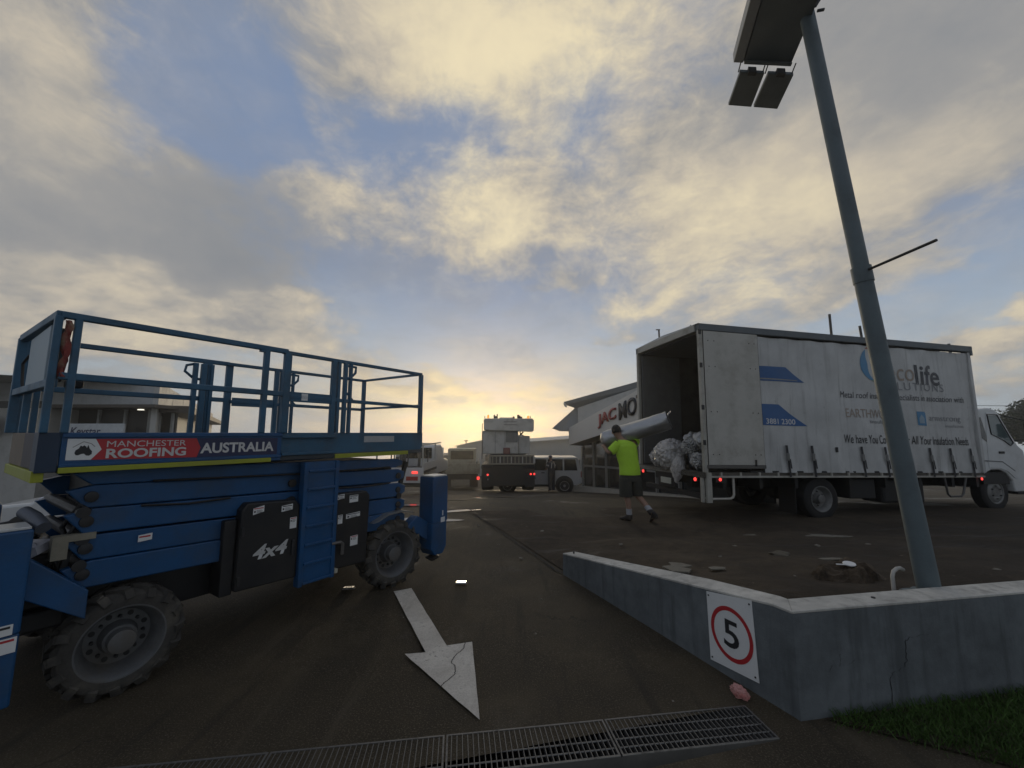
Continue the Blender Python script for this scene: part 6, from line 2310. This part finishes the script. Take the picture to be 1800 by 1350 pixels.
fc.prism([(-.012, 0), (.012, 0), (.004, .045), (-.004, .045)], (-.20, .165, 1.64), (1, 0, 0), (0, 0, 1), (0, .025, 0))
fc.build('nose', skin, pr_, .004)
for s in (-1, 1):
    MB().lathe([(0, .011), (.006, .007), (.008, .001)], (-.20 + s * .032, .160, 1.70), 'y', 10).build('eye', sticker_w, pr_, smooth=True)
MB().bb(-.225, -.178, .158, .168, 1.600, 1.610).build('mouth', mat('lips', (.22, .09, .07), .6), pr_, .003)
# shirt
X_, Y_, Z_ = V3((1, 0, 0)), V3((0, 1, 0)), V3((0, 0, 1))
rings('shirt', [((.005, .0, .855), X_ * .205, Y_ * .150), ((.005, -.005, .93), X_ * .200, Y_ * .148), ((-.0, -.005, 1.05), X_ * .196, Y_ * .142), ((-.02, .005, 1.18), X_ * .208, Y_ * .142), ((-.035, .012, 1.30), X_ * .222, Y_ * .142),
                ((-.05, .018, 1.40), V3((.212, 0, .02)), Y_ * .142), ((-.075, .025, 1.465), V3((.158, 0, .018)), Y_ * .118), ((-.105, .035, 1.50), V3((.085, 0, .01)), Y_ * .080), ((-.115, .038, 1.515), V3((.070, 0, .0)), Y_ * .068)],
      hivis, pr_, 24, .032, seed=3)


def sleeve(a, c, r0, r1, name, m_, ext_=0., seed=1):
    a, c = V3(a), V3(c)
    d = (c - a).normalized()
    u_ = d.cross(Y_ if abs(d.y) < .8 else Z_).normalized()
    v_ = d.cross(u_).normalized()
    L_ = (c - a).length
    rings(name, [(a + d * L_ * k, u_ * (r0 + (r1 - r0) * k), v_ * (r0 + (r1 - r0) * k)) for k in (-.12, .15, .45, .75, 1.0 + ext_)], m_, pr_, 16, .03, seed=seed)


sleeve((-.20, .02, 1.415), (-.335, .045, 1.295), .098, .085, 'sleeve', hivis, .05, 4)
sleeve((.115, .03, 1.44), (.215, .14, 1.485), .098, .086, 'sleeve', hivis, .05, 5)
# shorts
rings('shorts', [((.01, 0, .90), X_ * .172, Y_ * .125), ((.01, 0, .80), X_ * .200, Y_ * .138), ((.01, .0, .74), X_ * .205, Y_ * .135)], short_m, pr_, 20, .012, seed=6)
rings('shorts_leg', [((-.088, .0, .80), X_ * .108, Y_ * .125), ((-.085, .005, .66), X_ * .116, Y_ * .122), ((-.075, .015, .52), X_ * .122, Y_ * .118), ((-.072, .02, .45), X_ * .122, Y_ * .116)], short_m, pr_, 18, .025, seed=7)
rings('shorts_leg', [((.110, .0, .80), X_ * .108, Y_ * .125), ((.125, .01, .66), X_ * .114, Y_ * .120), ((.145, .03, .53), X_ * .116, Y_ * .116), ((.150, .04, .46), X_ * .114, Y_ * .112)], short_m, pr_, 18, .025, seed=8)
# socks and boots
rings('sock', [((-.036, -.008, .235), X_ * .056, Y_ * .056), ((-.032, -.004, .17), X_ * .054, Y_ * .056), ((-.03, .0, .10), X_ * .052, Y_ * .058)], sock, pr_, 14, .02)
d_ = (V3((.285, -.25, .20)) - V3((.21, -.10, .37))).normalized()
u_ = X_
v_ = d_.cross(u_).normalized()
rings('sock', [(V3((.245, -.17, .29)), u_ * .055, v_ * .056), (V3((.265, -.21, .245)), u_ * .054, v_ * .055), (V3((.285, -.25, .20)), u_ * .052, v_ * .056)], sock, pr_, 14, .02)


def boot_mesh(name, heel, toe, up_):
    h_, t_ = V3(heel), V3(toe)
    f_ = (t_ - h_).normalized()
    up_ = V3(up_)
    s_ = f_.cross(up_).normalized()
    up_ = s_.cross(f_).normalized()
    L_ = (t_ - h_).length
    secs = [(-.035, .028, .03, .035), (.0, .045, .06, .05), (L_ * .25, .048, .07, .055), (L_ * .5, .048, .05, .04), (L_ * .8, .054, .035, .03), (L_ + .05, .048, .026, .022), (L_ + .085, .022, .014, .015)]
    b_ = MB()
    pv = None
    for (dd, w_, hh, cc) in secs:
        rg_ = [b_.bm.verts.new(h_ + f_ * dd + up_ * (cc - .03 + hh * math.sin(a)) + s_ * w_ * math.cos(a)) for a in [2 * math.pi * k / 14 for k in range(14)]]
        if pv:
            for k in range(14):
                b_.bm.faces.new((pv[k], pv[(k + 1) % 14], rg_[(k + 1) % 14], rg_[k]))
        else:
            b_.bm.faces.new(rg_[::-1])
        pv = rg_
    b_.bm.faces.new(pv)
    return b_.build(name, boot, pr_, smooth=True)


boot_mesh('boot', (-.03, -.03, .055), (-.10, .13, .045), (0, 0, 1))
boot_mesh('boot', (.31, -.29, .19), (.335, -.17, .06), (0, -.6, .4))
rings('boot_cuff', [((-.03, .0, .13), X_ * .060, Y_ * .064), ((-.03, -.005, .06), X_ * .056, Y_ * .064)], boot, pr_, 14, .01)
rings('boot_cuff', [(V3((.272, -.225, .225)), u_ * .060, v_ * .062), (V3((.30, -.275, .175)), u_ * .054, v_ * .060)], boot, pr_, 14, .01)
# the roll he carries
PM = Matrix.Translation(V3((2.23, 7.72, .055))) @ Euler((0, 0, R(8))).to_matrix().to_4x4()
a_, c_ = V3((-.34, .42, 1.49)), V3((.66, -.26, 1.87))
mid_ = PM @ ((a_ + c_) / 2)
dr = (PM.to_3x3() @ (c_ - a_))
rot_ = dr.to_track_quat('X', 'Z').to_euler()
cr_roll = foil_roll('insulation_roll', dr.length + .08, .175, 'silver insulation roll carried on the shoulder of the person in yellow green', 'insulation roll', mid_, rot_, 'silver insulation rolls in the back of the truck', 9, .14, open_end=True)
cr_roll.data.materials[0] = mat('foil_smooth', (.36, .36, .355), .32, .65, .15, 4, bump=.25, bscale=9)
del cr_roll['group']
rag_ = MB()
rd = random.Random(2)
pv = None
for i in range(7):
    q = [rag_.bm.verts.new((.5 * (c_ - a_).length + .02 + i * .018, .10 - k * .035 + rd.uniform(-.01, .01), .10 + i * .012 - k * .01 + rd.uniform(-.015, .015))) for k in range(6)]
    if pv:
        for k in range(5):
            rag_.bm.faces.new((pv[k], pv[k + 1], q[k + 1], q[k]))
    pv = q
ro_ = rag_.build('loose_foil', foil, cr_roll)

# second person beside the four-wheel drive
p2 = thing('person', 'person in dark work clothes with pale stripes standing beside the four wheel drive', 'person', (1.98, 20.3, gz(1.98, 20.3) + .01), (0, 0, R(35)))
navy = mat('work_navy', (.03, .034, .045), .85, 0, .2, 6)
J2 = {'pelvis': ((0, 0, .92), (.15, .105)), 'belly': ((0, 0, 1.05), (.14, .10)), 'chest': ((0, .02, 1.25), (.165, .11)), 'upper': ((0, .03, 1.42), (.13, .085)), 'neck': ((0, .05, 1.52), .055),
      's0': ((0, .07, 1.58), (.065, .07)), 's1': ((0, .075, 1.66), (.078, .092)), 's2': ((0, .075, 1.74), (.06, .07)),
      'shl': ((-.18, .03, 1.42), .062), 'ell': ((-.26, .05, 1.16), .045), 'wrl': ((-.20, .22, 1.05), .032), 'hal': ((-.18, .29, 1.05), (.04, .02)),
      'shr': ((.18, .03, 1.42), .062), 'elr': ((.27, .05, 1.16), .045), 'wrr': ((.22, .20, 1.03), .032), 'har': ((.20, .27, 1.03), (.04, .02)),
      'hpl': ((-.09, 0, .86), .092), 'knl': ((-.10, .02, .48), .062), 'anl': ((-.11, -.01, .10), .042), 'tol': ((-.13, .15, .04), (.045, .03)),
      'hpr': ((.09, 0, .86), .092), 'knr': ((.11, .02, .48), .062), 'anr': ((.12, -.01, .10), .042), 'tor': ((.15, .15, .04), (.045, .03))}
B2 = [('pelvis', 'belly'), ('belly', 'chest'), ('chest', 'upper'), ('upper', 'neck'), ('neck', 's0'), ('s0', 's1'), ('s1', 's2'), ('upper', 'shl'), ('shl', 'ell'), ('ell', 'wrl'), ('wrl', 'hal'),
      ('upper', 'shr'), ('shr', 'elr'), ('elr', 'wrr'), ('wrr', 'har'), ('pelvis', 'hpl'), ('hpl', 'knl'), ('knl', 'anl'), ('anl', 'tol'), ('pelvis', 'hpr'), ('hpr', 'knr'), ('knr', 'anr'), ('anr', 'tor')]
for s_, h_, bx_ in (('l', 'hal', V3((-.18, .29, 1.05))), ('r', 'har', V3((.20, .27, 1.03)))):
    for f in range(4):
        J2['f%s%d' % (s_, f)] = (tuple(bx_ + V3(((f - 1.5) * .02, .05, -.01))), .0095)
        J2['g%s%d' % (s_, f)] = (tuple(bx_ + V3(((f - 1.5) * .02, .075 + .01 * (f in (1, 2)), -.035))), .008)
        B2 += [(h_, 'f%s%d' % (s_, f)), ('f%s%d' % (s_, f), 'g%s%d' % (s_, f))]
    J2['t' + s_] = (tuple(bx_ + V3((.045 if s_ == 'l' else -.045, .02, .0))), .01)
    B2 += [(h_, 't' + s_)]
skin_body('body', J2, B2, skin, p2)
rings('jacket', [((0, 0, .84), X_ * .20, Y_ * .145), ((0, 0, 1.0), X_ * .195, Y_ * .14), ((0, .01, 1.2), X_ * .215, Y_ * .145), ((0, .02, 1.38), X_ * .21, Y_ * .135), ((0, .03, 1.46), X_ * .14, Y_ * .10), ((0, .04, 1.51), X_ * .075, Y_ * .07)], navy, p2, 20, .015)
for s in (-1, 1):
    a, c = V3((s * .17, .03, 1.42)), V3((s * .255, .05, 1.18))
    d = (c - a).normalized()
    u2 = d.cross(Y_).normalized()
    rings('sleeve', [(a + (c - a) * k, u2 * .078, Y_ * .08) for k in (-.1, .3, .7, 1.1)], navy, p2, 14, .02)
    rings('trouser_leg', [((s * .09, 0, .90), X_ * .105, Y_ * .12), ((s * .10, .01, .6), X_ * .10, Y_ * .105), ((s * .105, .01, .35), X_ * .085, Y_ * .09), ((s * .115, 0, .08), X_ * .075, Y_ * .085)], navy, p2, 16, .02)
    MB().bar((s * .13, -.118, 1.15), (s * .07, -.112, 1.42), .006, .05, up=(0, 1, 0)).build('reflective_stripe', sticker_w, p2)
    rings('sleeve_band', [(a + (c - a) * k, u2 * .083, Y_ * .085) for k in (.45, .75)], sock, p2, 14)
cp = MB().lathe([(0, .10), (.03, .102), (.08, .08), (.105, .03), (.108, .001)], (0, .075, 1.675), 'z', 20).bb(-.07, .07, .15, .25, 1.672, 1.684)
cp.build('cap', ink_blue, p2, smooth=True)

# ================================================================== HAZE
hz = MB().bb(-166, 166, -66, 176, -14.5, 9.5).build('haze', None)  # added volume that stands for lens flare round the low sun
m = bpy.data.materials.new('haze')
m.use_nodes = True
m.node_tree.nodes.clear()
t = NT(m.node_tree)
pv_ = t.node('ShaderNodeVolumePrincipled')
pv_.inputs['Color'].default_value = (.96, .95, .92, 1)
pv_.inputs['Density'].default_value = .0026
pv_.inputs['Anisotropy'].default_value = .78
ou = t.node('ShaderNodeOutputMaterial')
t.l.new(pv_.outputs[0], ou.inputs['Volume'])
hz.data.materials.append(m)
tag(hz, 'thin haze added over the yard for the warm flare veil', kind='stuff')
